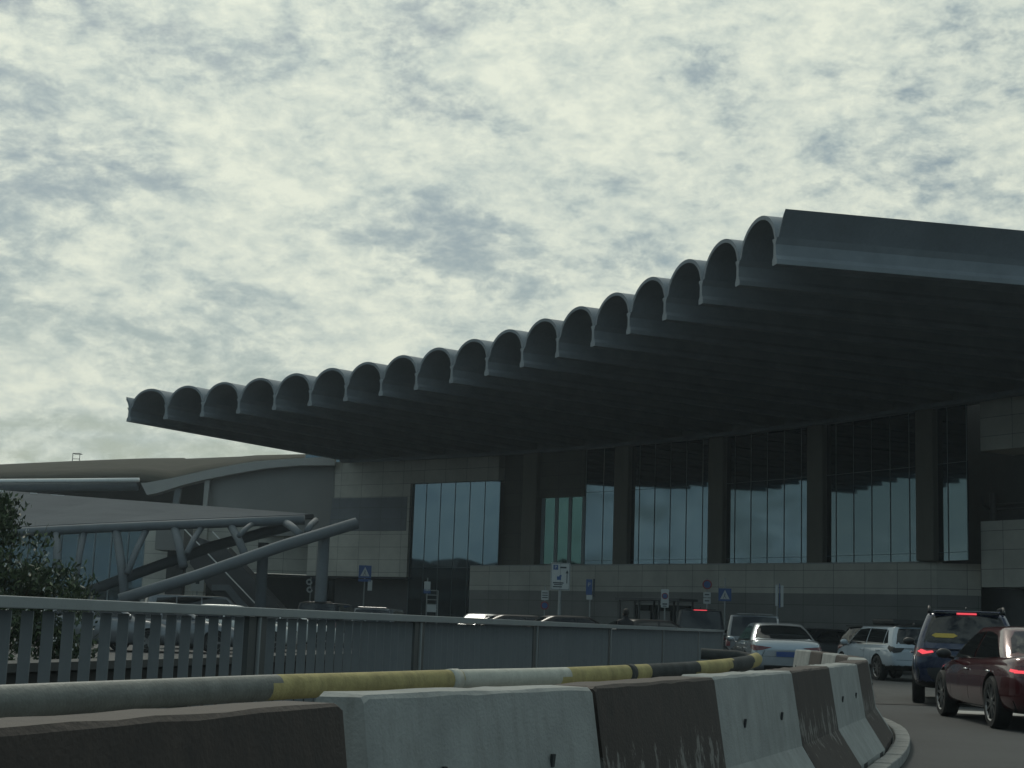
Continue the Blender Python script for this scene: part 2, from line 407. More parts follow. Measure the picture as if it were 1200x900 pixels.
lw = A+Vector((-fd.y, fd.x, 0))*1.6
w0 = thing('low_wall', 'low dark wall seen only through the slats of the grey fence', 'wall', lw, frz)
bm = bmesh.new(); box(bm, (8,0,.36), (46,.25,.72)); obj('wall', bm, M_dark2, w0, bevel=.02)
bm = bmesh.new(); box(bm, (8,0,.75), (46,.33,.06)); obj('coping', bm, M_kerb2, w0)
# ------------------------------------------------------------ terminal building with vaulted canopy
CX, CY, RT = -59.096, 31.818, 68.63
PH0, DPH = 11.55, 2.6075
ZC = EYE+11.4
def arc(ph, R, z=0): return Vector((CX+R*cos(rad(ph)), CY+R*sin(rad(ph)), z))
term = thing('terminal_building', 'large stone and glass terminal under a canopy of concrete barrel vaults', 'terminal building', (0,0,0))
RB = 91.4
def vault(u0, u1, base, name='vault', lip=False):
    bm = bmesh.new(); K = 20
    out, inn = [], []
    for k in range(K+1):
        u = u0+(u1-u0)*k/K
        x = 2*u-1
        out.append((u, .62+1.33*math.sqrt(max(0, 1-x*x))**.92))
        xi = x/.915; 
        inn.append((u, .62+1.20*math.sqrt(max(0, 1-xi*xi))**.92) if abs(xi) < 1 else (u, .45))
    if lip:
        out = [(u, .5+1.12*((u1-u)/(u1-u0))**.8) for u, z in out]; inn = [(u-.0, z-.13+.0*u) for u, z in out]; inn = [(u+.055, z) for u, z in inn]
    Rs = [RT, RT+.02, 76, 84, RB]
    rings = []
    for R in Rs:
        ro = [bm.verts.new(arc(base+DPH*u, R, ZC+z)) for u, z in out]
        ri = [bm.verts.new(arc(base+DPH*u, R, ZC+z)) for u, z in inn]
        rings.append((ro, ri))
    for a, b_ in zip(rings[:-1], rings[1:]):
        for k in range(K):
            bm.faces.new((a[0][k], a[0][k+1], b_[0][k+1], b_[0][k])); bm.faces.new((a[1][k], b_[1][k], b_[1][k+1], a[1][k+1]))
        for e in (0, K): bm.faces.new((a[0][e], b_[0][e], b_[1][e], a[1][e]))
    for r in (rings[0], rings[-1]):
        for k in range(K): bm.faces.new((r[0][k], r[0][k+1], r[1][k+1], r[1][k]))
    o = obj(name, bm, M_conc, term); auto_smooth(o, 40); return o
for i in range(18): vault(0, 1, PH0+DPH*i)
vault(.76, 1, PH0-DPH, 'half_vault', True); vault(0, .13, PH0+DPH*18, 'half_vault')
bprof = [(-.19,0),(.19,0),(.19,.16),(.10,.30),(.085,.66),(.2,.86),(-.2,.86),(-.085,.66),(-.10,.30),(-.19,.16)]
for i in range(19):
    ph = PH0+DPH*i; bm = bmesh.new(); ringsb = []
    er = Vector((cos(rad(ph)), sin(rad(ph)), 0)); et = Vector((-er.y, er.x, 0))
    for R in (RT-.06, RT+.02, RB):
        c = arc(ph, R, ZC); ringsb.append([bm.verts.new(c+et*y+Vector((0,0,z))) for y, z in bprof])
    n = len(bprof)
    for a, b_ in zip(ringsb[:-1], ringsb[1:]):
        for k in range(n): bm.faces.new((a[k], a[(k+1)%n], b_[(k+1)%n], b_[k]))
    bm.faces.new(ringsb[0]); bm.faces.new(ringsb[-1][::-1])
    obj('roof_beam', bm, M_conc_d, term)
def arc_wall(name, ph0, ph1, R, z0, z1, m, depth=.5, parent=None, seg=None):
    seg = seg or max(1, round(abs(ph1-ph0)/1.3)); bm = bmesh.new(); uvl = bm.loops.layers.uv.new('UVMap')
    f, k = [], []
    for i in range(seg+1):
        ph = ph0+(ph1-ph0)*i/seg
        f.append((bm.verts.new(arc(ph,R,z0)), bm.verts.new(arc(ph,R,z1)), rad(ph)*R)); k.append((bm.verts.new(arc(ph,R+depth,z0)), bm.verts.new(arc(ph,R+depth,z1)), rad(ph)*R))
    def quad(a, b_, c, d, ua, ub):
        fc = bm.faces.new((a, b_, c, d))
        for l, (u, v) in zip(fc.loops, ((ua,z0),(ub,z0),(ub,z1),(ua,z1))): l[uvl].uv = (u, v)
    for i in range(seg):
        a, b_, c, d = f[i], f[i+1], k[i], k[i+1]
        quad(a[0], b_[0], b_[1], a[1], a[2], b_[2]); quad(c[0], d[0], d[1], c[1], a[2], b_[2])
        quad(a[1], b_[1], d[1], c[1], a[2], b_[2]); quad(a[0], b_[0], d[0], c[0], a[2], b_[2])
    for e in (0, seg): quad(f[e][0], k[e][0], k[e][1], f[e][1], 0, depth)
    return obj(name, bm, m, parent or term)
def flat_wall(name, a, b_, z0, z1, m, depth=.5, parent=None, side=1, u0=0):
    a = Vector((a[0], a[1], 0)); b_ = Vector((b_[0], b_[1], 0)); d = (b_-a); L = d.length; nrm = Vector((-d.y, d.x, 0)).normalized()*depth*side
    bm = bmesh.new(); uvl = bm.loops.layers.uv.new('UVMap')
    def q(p, r, L_, uu=0):
        vs = [bm.verts.new(Vector((p.x,p.y,z0))), bm.verts.new(Vector((r.x,r.y,z0))), bm.verts.new(Vector((r.x,r.y,z1))), bm.verts.new(Vector((p.x,p.y,z1)))]
        fc = bm.faces.new(vs)
        for l, (u, v) in zip(fc.loops, ((uu,z0),(uu+L_,z0),(uu+L_,z1),(uu,z1))): l[uvl].uv = (u, v)
    q(a, b_, L, u0); q(b_, b_+nrm, depth); q(b_+nrm, a+nrm, L); q(a+nrm, a, depth)
    for z in (z0, z1):
        vs = [bm.verts.new(Vector((p.x,p.y,z))) for p in (a, b_, b_+nrm, a+nrm)]; fc = bm.faces.new(vs)
        for l in fc.loops: l[uvl].uv = (.9, .45)
    bmesh.ops.remove_doubles(bm, verts=bm.verts, dist=1e-4)
    return obj(name, bm, m, parent or term)
def arc_window(ph0, ph1, R, z0, z1, nv, hz, m=M_glass, tw=.02):
    w = arc_wall('window', ph0, ph1, R, z0, z1, m, .06, seg=1)
    bm = bmesh.new(); a = arc(ph0, R); b_ = arc(ph1, R); d = b_-a; rz = math.atan2(d.y, d.x); inn = Vector((CX, CY, 0))-a; inn.z = 0; inn = inn.normalized()*.02
    for k in range(nv+1):
        p = a.lerp(b_, k/nv)+inn; box(bm, (p.x, p.y, (z0+z1)/2), (tw, .03, z1-z0), rz)
    for z in hz:
        p = a.lerp(b_, .5)+inn*1.5; box(bm, (p.x, p.y, z), (d.length, .02, tw), rz)
    obj('mullion', bm, M_mull, w); return w
# columns and bays
cols = [62.5-5.02*k for k in range(3, 10)]      # 47.44, 42.42 ...
cols = [47.5, 42.44, 37.44, 32.48, 27.4]
for ph in cols:
    p = arc(ph, 90.0); bm = bmesh.new(); w = 1.22
    box(bm, (p.x, p.y, (4.91+ZC)/2), (1.0, w, ZC-4.91), rad(ph)); obj('column', bm, M_col, term, bevel=.06)
RW = 89.86
for a, b_ in zip(cols[1:-1], cols[2:]): arc_window(b_, a, RW, 4.91, ZC, 6, (5.3, 9.6))
arc_window(25.75, 27.4, RW, 4.91, ZC, 2, (5.3, 9.6))
# the bay by the corner: narrow green panes under dark stone, then clear glass
arc_window(42.6, 44.55, RW, 4.91, ZC, 2, (5.3, 9.6))
arc_window(44.65, 46.9, RW+.05, 5.1, 9.35, 3, (), M_glass_g, .28)
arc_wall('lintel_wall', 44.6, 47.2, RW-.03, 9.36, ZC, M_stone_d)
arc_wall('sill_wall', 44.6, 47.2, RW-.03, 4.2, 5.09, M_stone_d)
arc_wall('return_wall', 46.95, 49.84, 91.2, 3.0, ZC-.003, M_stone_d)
# left wing
arc_wall('lintel_wall', 49.85, 54.85, 90.6, 10.78, ZC-.02, M_stone, 1.2)
arc_wall('stone_wall', 54.86, 60.6, 90.6, 4.2, ZC-.02, M_stone, 1.2)
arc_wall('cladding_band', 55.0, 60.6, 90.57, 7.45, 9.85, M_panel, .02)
arc_window(49.86, 54.85, 90.85, 0, 10.77, 6, (4.9,))
arc_wall('shopfront', 54.86, 68, 94, 0, 4.2, M_glass_d, .3)
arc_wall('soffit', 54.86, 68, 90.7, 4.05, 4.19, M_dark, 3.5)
arc_wall('side_glazing', 58.6, 61.6, 91.8, ZC-.02, ZC+.75, M_glass, .2)
arc_wall('vault_end_wall', 8, 58.4, RB-.35, ZC+.02, ZC+1.9, M_conc_d, .3)
arc_wall('edge_beam', 17, 58.4, 89.3, ZC-.22, ZC-.02, M_conc, .5)
# plinth
PA = pz(551,663,4.87); PB = pz(1098,659,4.87); PC = pz(1149,660,4.87)
nb = Vector((PB.y-PA.y, -(PB.x-PA.x), 0)).normalized()*-1
flat_wall('plinth_wall', PA, PB, 3.3, 4.83, M_stone, 5, side=1)
flat_wall('plinth_base', PA-nb*-.004, PB, 0, 3.298, M_stone_g, 5, side=1)
flat_wall('plinth_coping', PA, PB, 4.832, 4.90, M_lgrey, .5, side=1)
PB2 = PB+(PC-PB)*.002
flat_wall('plinth_wall', PB2, PC, 3.3, 4.83, M_stone, 4.2, side=1, u0=.5)
flat_wall('plinth_base', PB2, PC, 0, 3.298, M_stone_g, 4.2, side=1)
# projecting blocks on the right
Q0 = pz(1148,470,ZC); Q1 = pz(1200,463,ZC); Q0.z = Q1.z = 0
qd = (Q1-Q0).normalized(); Q2 = Q0+qd*26
flat_wall('upper_block', Q0, Q2, 10.12, ZC-.02, M_stone, 7, side=1)
zt = pd(1148,611,Q0.y).z; zb = pd(1150,688,Q0.y).z
flat_wall('lower_block', Q0-qd*.05, Q2, zb, zt, M_stone, 7, side=1, u0=.6)
qn = Vector((-qd.y, qd.x, 0))
flat_wall('dark_opening', Q0+qn*4+qd*-.0, Q2+qn*4, 0, zb, M_dark, .4)
flat_wall('recess_glazing', Q0+qn*3.2+qd*.1, Q2+qn*3.2, zt-.5, 10.3, M_glass, .3)
bm = bmesh.new()
for s, y in ((0, 598), (0, 592)):
    a = pd(1162, y, Q0.y+2); b_ = a+qd*14; cyl(bm, a, b_, .06, n=8)
a = pd(1164, 610, Q0.y+1.5); cyl(bm, (a.x,a.y,zt-.1), (a.x,a.y,pd(1164,578,Q0.y+1.5).z), .16, n=10)
a = pd(1150, 583, Q0.y+1.5); b_ = pd(1152, 592, Q0.y+1.5); c = pd(1162,598,Q0.y+2)
tube(bm, [a, b_, c], .07, 8)
obj('pipework', bm, M_dgrey, term)
# body of the building behind the facade
bm = bmesh.new()
v0 = [arc(ph, 92.9) for ph in range(12, 62, 4)]; v1 = [arc(ph, 118) for ph in range(60, 8, -4)]
prism(bm, [p+Vector((0,0,.0)) for p in v0+v1], (0,0,ZC+1.6)); obj('rear_mass', bm, M_dgrey, term)
# ceiling lamps that show as faint strips in the glass
# ------------------------------------------------------------ hall with curved roof on the left
hall = thing('curved_roof_hall', 'long grey hall with a low curved brown roof and bright eave strip, far left', 'hall', (0,0,0))
bm = bmesh.new()
ridge = [(-80,552,152),(0,545,150),(90,540,149),(170,537,148),(216,536.5,148),(218,537.5,150),(300,537.3,150),(400,537,150)]
eave = [(-80,562,116),(0,562,116),(90,561.5,115),(165,560,114.5),(200,566,115.2),(230,558,115),(300,543.5,114.5),(400,538.5,113.6)]
r1 = [pd(x,y,d) for x,y,d in ridge]; e1 = [pd(x,y,d) for x,y,d in eave]
rows = []
for t in (0, .25, .5, .75, 1):
    rows.append([bm.verts.new(a.lerp(b_, t)+Vector((0,0,.5*sin(pi*t)))) for a, b_ in zip(e1, r1)])
for a, b_ in zip(rows[:-1], rows[1:]):
    for k in range(len(a)-1): bm.faces.new((a[k], a[k+1], b_[k+1], b_[k]))
o = obj('roof', bm, M_roof, hall, smooth=True); s_ = o.modifiers.new('s','SOLIDIFY'); s_.thickness = .25
bm = bmesh.new()                                # bright gutter and rounded underside
g = [pd(x,y,d) for x,y,d in ((-80,563.6,115.4),(0,563.8,115.4),(90,563.2,114.6),(163,562.4,114.2))]
tube(bm, g, .17, 10); obj('gutter', bm, M_alu, hall, smooth=True)
bm = bmesh.new(); g = [pd(x,y,d) for x,y,d in ((-80,571,116.2),(0,571,116.2),(90,570,115.4),(162,569,115))]
tube(bm, g, .46, 12, .9); obj('eave_roll', bm, M_steel, hall, smooth=True)
# gable fascia: a curved band with a pointed lower corner
top = [(165,566),(172,565.5),(200,560.5),(240,551.5),(280,543.5),(300,540.5),(340,537.5),(392,534.8)]
bot = [(392,545.2),(350,545.5),(310,549),(270,556),(240,562),(215,568),(185,577.5),(172,580)]
def P(x, y, d): return pd(x, y, d)
dd = lambda x: 113.5-(x-165)*.02
bm = bmesh.new(); n = len(top)
front_t = [bm.verts.new(P(x,y,dd(x))) for x,y in top]; front_b = [bm.verts.new(P(x,y,dd(x))) for x,y in bot[::-1]]
back_t = [bm.verts.new(v.co+Vector((0,1.2,0))) for v in front_t]; back_b = [bm.verts.new(v.co+Vector((0,1.2,0))) for v in front_b]
for k in range(n-1):
    bm.faces.new((front_t[k], front_t[k+1], front_b[k+1], front_b[k])); bm.faces.new((back_t[k], back_b[k], back_b[k+1], back_t[k+1]))
    bm.faces.new((front_t[k], back_t[k], back_t[k+1], front_t[k+1])); bm.faces.new((front_b[k], front_b[k+1], back_b[k+1], back_b[k]))
for e in (0, n-1): bm.faces.new((front_t[e], front_b[e], back_b[e], back_t[e]))
obj('gable_fascia', bm, M_lgrey, hall)
bm = bmesh.new()
w_ = [P(243,561.5,112.9)]+[P(x,y-1,dd(x)+.7) for x,y in ((270,556),(310,549),(350,545.5),(392,544))]+[P(392,628,dd(392)+.7), P(243,628,112.9)]
prism(bm, w_, (0,.6,0)); obj('gable_wall', bm, M_grey, hall)
bm = bmesh.new(); prism(bm, [P(240,563,112.2),P(246,561.5,112.2),P(242,600,112.2),P(237,599,112.2)], (0,.4,0)); obj('jamb', bm, M_lgrey, hall)
bm = bmesh.new(); prism(bm, [P(205,573,113),P(212,572,113),P(208,597,113),P(201,596,113)], (0,.5,0)); obj('pillar', bm, M_steel, hall)
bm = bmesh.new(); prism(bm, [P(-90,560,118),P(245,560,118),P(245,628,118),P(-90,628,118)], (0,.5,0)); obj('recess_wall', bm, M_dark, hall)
bm = bmesh.new(); prism(bm, [P(-90,615,117.4),P(165,618,117.4),P(165,640,117.4),P(-90,640,117.4)], (0,.5,0)); obj('spandrel', bm, M_steel, hall)
# glazed lower storey and pale stone end
x0, x1 = -90, 164
a, b_ = ground(x0, 112), ground(x1, 111)
w = flat_wall('window', a, b_, 1.2, 7.9, M_glass, .1, parent=hall)
bm = bmesh.new(); d = b_-a; rz = math.atan2(d.y, d.x)
for k in range(14):
    p = a.lerp(b_, k/13); box(bm, (p.x, p.y-.04, 4.5), (.07,.1,6.6), rz)
obj('mullion', bm, M_mull, w)
flat_wall('stone_wall', ground(164,110.6), ground(236,110.4), 0, 8.6, M_stone, .8, parent=hall)
flat_wall('stone_wall', ground(236,110.9), ground(392,112.5), 4.3, 8.6, M_stone, .8, parent=hall)
flat_wall('shop_wall', ground(236,112.4), ground(392,114), 0, 4.3, M_dark, .5, parent=hall)
bm = bmesh.new(); p = ground(198,108.5); box(bm, (p.x, p.y, 6.6), (2.0, 3, 2.1)); obj('projecting_bay', bm, M_grey, hall)
bm = bmesh.new(); p = ground(203,108); box(bm, (p.x, p.y, 2.8), (1.2, 1, 5.5)); obj('pier', bm, M_dark, hall)
# ladder hoop on the roof, gulls' perches
bm = bmesh.new(); p = pd(89,539.5,148)
for sx in (-.35, .35): cyl(bm, p+Vector((sx,0,-.6)), p+Vector((sx,0,.72)), .035, n=6)
for z in (.7, .15): cyl(bm, p+Vector((-.35,0,z)), p+Vector((.35,0,z)), .035, n=6)
for sx in (-.35, .35): cyl(bm, p+Vector((sx,0,.7)), p+Vector((sx,.8,.7)), .035, n=6)
cyl(bm, p+Vector((-.35,.8,.7)), p+Vector((.35,.8,.7)), .035, n=6)
obj('ladder_hoop', bm, M_dgrey, hall)

# ------------------------------------------------------------ covered walkway in front of the hall
walk = thing('covered_walkway', 'sloping slate grey walkway roof carried on raking steel tubes, left', 'walkway', (0,0,0))
bm = bmesh.new()
up = [(-60,572,76),(0,578.5,76),(120,588,75.5),(240,597,75),(367,606.5,74.5)]
lo = [(-60,626,62),(0,623.5,62),(120,617.5,62),(240,612.5,62),(357,608,62)]
U_ = [bm.verts.new(pd(*q)) for q in up]; L_ = [bm.verts.new(pd(*q)) for q in lo]
for k in range(4): bm.faces.new((L_[k], L_[k+1], U_[k+1], U_[k]))
o = obj('roof', bm, M_slate, walk); s_ = o.modifiers.new('s','SOLIDIFY'); s_.thickness = .18
bm = bmesh.new(); tube(bm, [pd(x,y+1.2,d-.1) for x,y,d in lo], .2, 10); obj('eave_tube', bm, M_steel, walk, smooth=True)
bm = bmesh.new(); tube(bm, [pd(x,y-.5,d) for x,y,d in up], .14, 8); obj('ridge_rail', bm, M_dgrey, walk, smooth=True)
for x in (2,40,64,72,107,141,239,306):
    t = (x+60)/427; y = 572+34.5*t
    p = pd(x, y-1.2, 75.6)
    bm = bmesh.new(); box(bm, p, (.32,.3,.09)); obj('roof_lamp', bm, M_alu, walk)
bm = bmesh.new(); tube(bm, [pd(140,703,58), pd(230,675,58.5), pd(330,640,59), pd(418,613,60)], .235, 14); obj('raking_tube', bm, M_steel, walk, smooth=True)
bm = bmesh.new(); tube(bm, [pd(90,698,66), pd(180,665,66), pd(250,640,66), pd(340,616,66)], .235, 14); obj('raking_tube', bm, M_steel, walk, smooth=True)
for (xa,ya,xb,yb,d) in ((380,626,373,745,60),(309,636,303,745,65)):
    a = pd(xa,ya,d); b_ = pd(xb,yb,d); bm = bmesh.new(); cyl(bm, (b_.x,b_.y,0), a, .25, .23, 14); obj('column', bm, M_steel, walk, smooth=False); 
    auto_smooth(walk.children[-1])
st = [(66,622,67,668,.2),(99,622,88,684,.16),(136,620,146,700,.22),(172,620,149,672,.16),(204,617,215,664,.22),(237,617,219,648,.15),(270,615,287,650,.2),(298,612,280,628,.13),(333,611,352,627,.2),(370,610,360,622,.16)]
for xa,ya,xb,yb,r in st:
    bm = bmesh.new(); a = pd(xa,ya,62); b_ = pd(xb,yb,60.5); m_ = (a+b_)/2+Vector((.03 if xb>xa else -.03,0,.02)); tube(bm, [a, m_, b_], r*.82, 10); obj('strut', bm, M_steel, walk, smooth=True)
# staircase behind
stair = thing('staircase', 'dark enclosed staircase with thin pale handrails behind the raking tubes', 'staircase', (0,0,0))
bm = bmesh.new(); d = 82
prism(bm, [pd(228,628,d), pd(262,640,d), pd(332,716,d), pd(332,745,d), pd(290,745,d), pd(222,660,d)], (0,2.4,0)); obj('enclosure', bm, M_dgrey, stair)
bm = bmesh.new(); prism(bm, [pd(248,685,d-.3), pd(268,685,d-.3), pd(295,716,d-.3), pd(295,722,d-.3), pd(288,722,d-.3), pd(264,692,d-.3), pd(248,692,d-.3)], (0,.2,0)); obj('stringer', bm, M_steel, stair)
bm = bmesh.new()
cyl(bm, pd(216,620,d-.5), pd(300,708,d-.5), .035, n=6); cyl(bm, pd(249,623,d-.4), pd(268,643,d-.4), .035, n=6)
obj('handrail', bm, M_alu, stair)

# ------------------------------------------------------------ far treeline and car park building behind the viewer (seen mirrored in the glass)
gb = thing('parking_building', 'long low dark concrete building left of the view, seen only mirrored in the corner window', 'building', (-108,72,0), rad(90))
for k in range(3):
    bm = bmesh.new(); box(bm, (0,0,3.0*k+1.6), (150,18,1.2)); obj('parapet', bm, M_stone_g, gb)
bm = bmesh.new(); box(bm, (0,0,4.2), (146,16,8.2)); obj('core', bm, M_dark, gb)
for k in range(18):
    bm = bmesh.new(); x = -72+8.2*k; prism(bm, [(x,-8.8,8.32),(x+7.8,-8.8,8.32),(x+7.8,-8.8,9.9)], (0,17,0)); obj('roof_bay', bm, M_dgrey, gb)
bm = bmesh.new(); rnd = random.Random(5)
for k in range(9000):
    x = rnd.uniform(-150,170); hh = 6.5+2.2*sin(x*.11)+1.6*sin(x*.37+1)+1.2*sin(x*.9); z = hh*rnd.random()**.5
    c = Vector((x, -115+rnd.uniform(-3,3), z)); a = Vector((rnd.uniform(-1,1),rnd.uniform(-1,1),rnd.uniform(-1,1))).normalized(); b_ = a.cross(Vector((rnd.uniform(-1,1),rnd.uniform(-1,1),1))).normalized()
    q = .9; bm.faces.new([bm.verts.new(v) for v in (c-a*q, c+b_*q*.6, c+a*q, c-b_*q*.6)])
setp(obj('treeline', bm, M_leaf2, recalc=False), 'distant row of dark trees behind the viewer, seen only in reflections', 'trees', kind='stuff')

# ------------------------------------------------------------ signs
def sign_base(name, label, cat, x, d, ztop, r=.03, group=None):
    p = ground(x, d); t = thing(name, label, cat, p, -math.atan2(p.x, p.y), group)
    bm = bmesh.new(); cyl(bm, (0,.03,0), (0,.03,ztop), r, n=8); obj('pole', bm, M_pole, t); return t
def zz(x, y, d): return pd(x, y, d).z
def plate(t, w, h, z, m=M_swhite, name='sign_plate', x=0, y=-.01, rnd=False):
    bm = bmesh.new()
    if rnd: cyl(bm, (x,y,z), (x,y-.025,z), w/2, n=24)
    else: box(bm, (x,y-.012,z), (w,.025,h))
    return obj(name, bm, m, t, bevel=0 if rnd else .004)
def flat(parent, polys, m, name, y=-.040):
    bm = bmesh.new()
    for pl in polys: prism(bm, [(a, y, b) for a, b in pl], (0,.004,0))
    return obj(name, bm, m, parent)
def rect(x0,x1,z0,z1): return [(x0,z0),(x1,z0),(x1,z1),(x0,z1)]
def text(parent, s, size, x, z, m, y=-.045, name='lettering'):
    cu = bpy.data.curves.new('t', 'FONT'); cu.body = s; cu.size = size; cu.extrude = .002; cu.align_x = 'CENTER'; cu.align_y = 'CENTER'
    o = bpy.data.objects.new('t', cu); COL.objects.link(o); dg = bpy.context.evaluated_depsgraph_get(); me = bpy.data.meshes.new_from_object(o.evaluated_get(dg))
    bpy.data.objects.remove(o); me.materials.clear(); me.materials.append(m)
    q = bpy.data.objects.new(name, me); COL.objects.link(q); q.parent = parent; q.location = (x, y, z); q.rotation_euler = (rad(90),0,0); return q
def crossing(label, x, d, yt, yb, ytop, w):
    t = sign_base('crossing_sign', label, 'road sign', x, d, zz(x,ytop,d), .035, 'blue pedestrian crossing signs')
    z0, z1 = zz(x,yb,d), zz(x,yt,d); zc = (z0+z1)/2; h = z1-z0; pl = plate(t, w, h, zc, M_blue)
    flat(pl, [[(-w*.36,zc-h*.34),(w*.36,zc-h*.34),(0,zc+h*.38)]], M_swhite, 'triangle')
    k = h*.5
    flat(pl, [rect(-.03*k*2,.03*k*2,zc+.02*k,zc+.22*k), [(-.05*k,zc+.04*k),(.06*k,zc+.02*k),(.02*k,zc-.25*k),(-.1*k,zc-.22*k)],
              [(-.1*k,zc-.22*k),(-.04*k,zc-.24*k),(-.22*k,zc-.6*k),(-.3*k,zc-.6*k)], [(-.04*k,zc-.2*k),(.04*k,zc-.22*k),(.24*k,zc-.6*k),(.16*k,zc-.6*k)]], M_sdark, 'walking_figure', -.046)
    return t
t = crossing('blue square crossing sign right of the thick walkway column', 425, 74, 662.5, 677.5, 662, .62)
z = zz(425,680,74); plate(t, .62, .13, z, M_blue, 'lower_plate'); plate(t, .22, .5, zz(431,686,74), M_swhite, 'side_plate', x=.27)
crossing('blue square crossing sign above the dark van, with a tall thin pole', 849, 66, 689.5, 704.5, 677, .56)
# big white information board
t = sign_base('information_sign', 'tall white information board with a black arrow, near the middle of the stone plinth', 'road sign', 655, 62, zz(655,660,62), .07)
z0, z1 = zz(655,691.5,62), zz(655,659.5,62); w = .80; h = z1-z0; zc = (z0+z1)/2
pl = plate(t, w, h, zc); 
flat(pl, [rect(-w*.47,w*.47,zc+h*.465,zc+h*.48), rect(-w*.47,w*.47,zc-h*.48,zc-h*.465), rect(-w*.475,-w*.455,zc-h*.48,zc+h*.48), rect(w*.455,w*.475,zc-h*.48,zc+h*.48)], M_sdark, 'border')
sq = flat(pl, [rect(-.30,-.10,zc+h*.24,zc+h*.42)], M_blue, 'symbol_panel'); text(sq, 'P', .17, -.2, zc+h*.33, M_swhite, -.050)
flat(pl, [rect(-.02,.24,zc+h*.30,zc+h*.36)], M_sdark, 'text_line')
flat(pl, [rect(.255,.29,zc-h*.25,zc+h*.12), [(.21,zc+h*.12),(.335,zc+h*.12),(.272,zc+h*.24)]], M_sdark, 'arrow')
flat(pl, [rect(-.14,.03,zc-h*.13,zc+h*.0), rect(-.04,.05,zc,zc+h*.05)], M_blue, 'trolley_symbol')
flat(pl, [rect(-.3,.14,zc-h*.26,zc-h*.215), rect(-.26,.1,zc-h*.32,zc-h*.285), rect(-.3,.08,zc-h*.4,zc-h*.36)], M_sdark, 'text_line')
# parking sign and meter
t = sign_base('parking_sign', 'blue parking sign seen at a slant right of the big white board', 'road sign', 690.5, 66, zz(690,679,66), .03)
z0, z1 = zz(690,697,66), zz(690,679,66)
pl = plate(t, .27, z1-z0, (z0+z1)/2, M_blue, x=-.05); text(pl, 'P', .24, -.05, (z0+z1)/2+.1, M_swhite, -.05)
plate(t, .08, z1-z0+.1, (z0+z1)/2-.02, M_sdark, 'edge_plate', x=.16, y=.02)
plate(t, .26, .2, zz(690,700,66), M_swhite, 'lower_plate', x=-.03)
# plate with round sign beneath
t = sign_base('no_stopping_sign', 'white plate above a round blue sign, left of the big white board', 'road sign', 637.5, 66, zz(637,686,66), .025)
pl = plate(t, .32, .42, zz(637,697.5,66)); flat(pl, [rect(-.12,.12,zz(637,697.5,66)+k, zz(637,697.5,66)+k+.04) for k in (-.12,-.02,.08)], M_sdark, 'text_line')
pl = plate(t, .36, 0, zz(637,709.5,66), M_sred, 'round_plate', rnd=True); plate(pl, .26, 0, zz(637,709.5,66), M_blue, 'blue_disc', rnd=True, y=-.032)
# rectangular no parking plate
t = sign_base('no_parking_sign', 'upright white plate with a round blue disc, on a thin pole right of centre', 'road sign', 778.5, 64, zz(778,691,64), .03)
z0, z1 = zz(778,712,64), zz(778,690.5,64); pl = plate(t, .33, z1-z0, (z0+z1)/2)
ds = plate(pl, .27, 0, (z0+z1)/2+.1, M_sred, 'disc', rnd=True, y=-.024); plate(ds, .2, 0, (z0+z1)/2+.1, M_blue, 'disc_centre', rnd=True, y=-.03)
flat(pl, [rect(-.1,.1,z0+.12,z0+.18), rect(-.08,.08,z0+.04,z0+.08)], M_sdark, 'text_line')
# round no waiting with two plates
t = sign_base('no_waiting_sign', 'round blue and red disc above two white plates behind the dark van', 'road sign', 828, 66, zz(828,677,66), .035)
ds = plate(t, .42, 0, zz(828,685,66), M_sred, 'disc', rnd=True); plate(ds, .3, 0, zz(828,685,66), M_blue, 'disc_centre', rnd=True, y=-.032)
for y0, y1 in ((694,700),(701,707.5)):
    z0, z1 = zz(828,y1,66), zz(828,y0,66); pl = plate(t, .32, z1-z0, (z0+z1)/2); flat(pl, [rect(-.1,.1,(z0+z1)/2-.02,(z0+z1)/2+.03)], M_sdark, 'text_line')
# twin narrow boards
t = sign_base('twin_board_sign', 'two narrow upright white boards side by side above the silver cars', 'road sign', 910.5, 62, zz(910,685,62), .03)
for x, ya, yb in ((-.02,685.5,710),(.2,686,711)):
    z0, z1 = zz(910,yb,62), zz(910,ya,62); plate(t, .11, z1-z0, (z0+z1)/2, x=x); 
plate(t, .03, 1.0, zz(910,698,62), M_blue, 'blue_strip', x=.1)
# signal cluster by the column
t = sign_base('signal_post', 'slim post with small round mirror and signal heads left of the thick column', 'signal', 362, 72, zz(362,676,72), .03)
for dx, y, r in ((-.08,682,.3),(.12,680,.22),(-.04,691,.3),(.13,689,.2)): plate(t, r, 0, zz(362,y,72), M_swhite if r > .25 else M_sdark, 'signal_head', x=dx, rnd=True)
for dx, y, r in ((-.08,682,.14),(-.04,691,.14)): plate(t, r, 0, zz(362,y,72), M_sdark, 'signal_lens', x=dx, rnd=True, y=-.04)
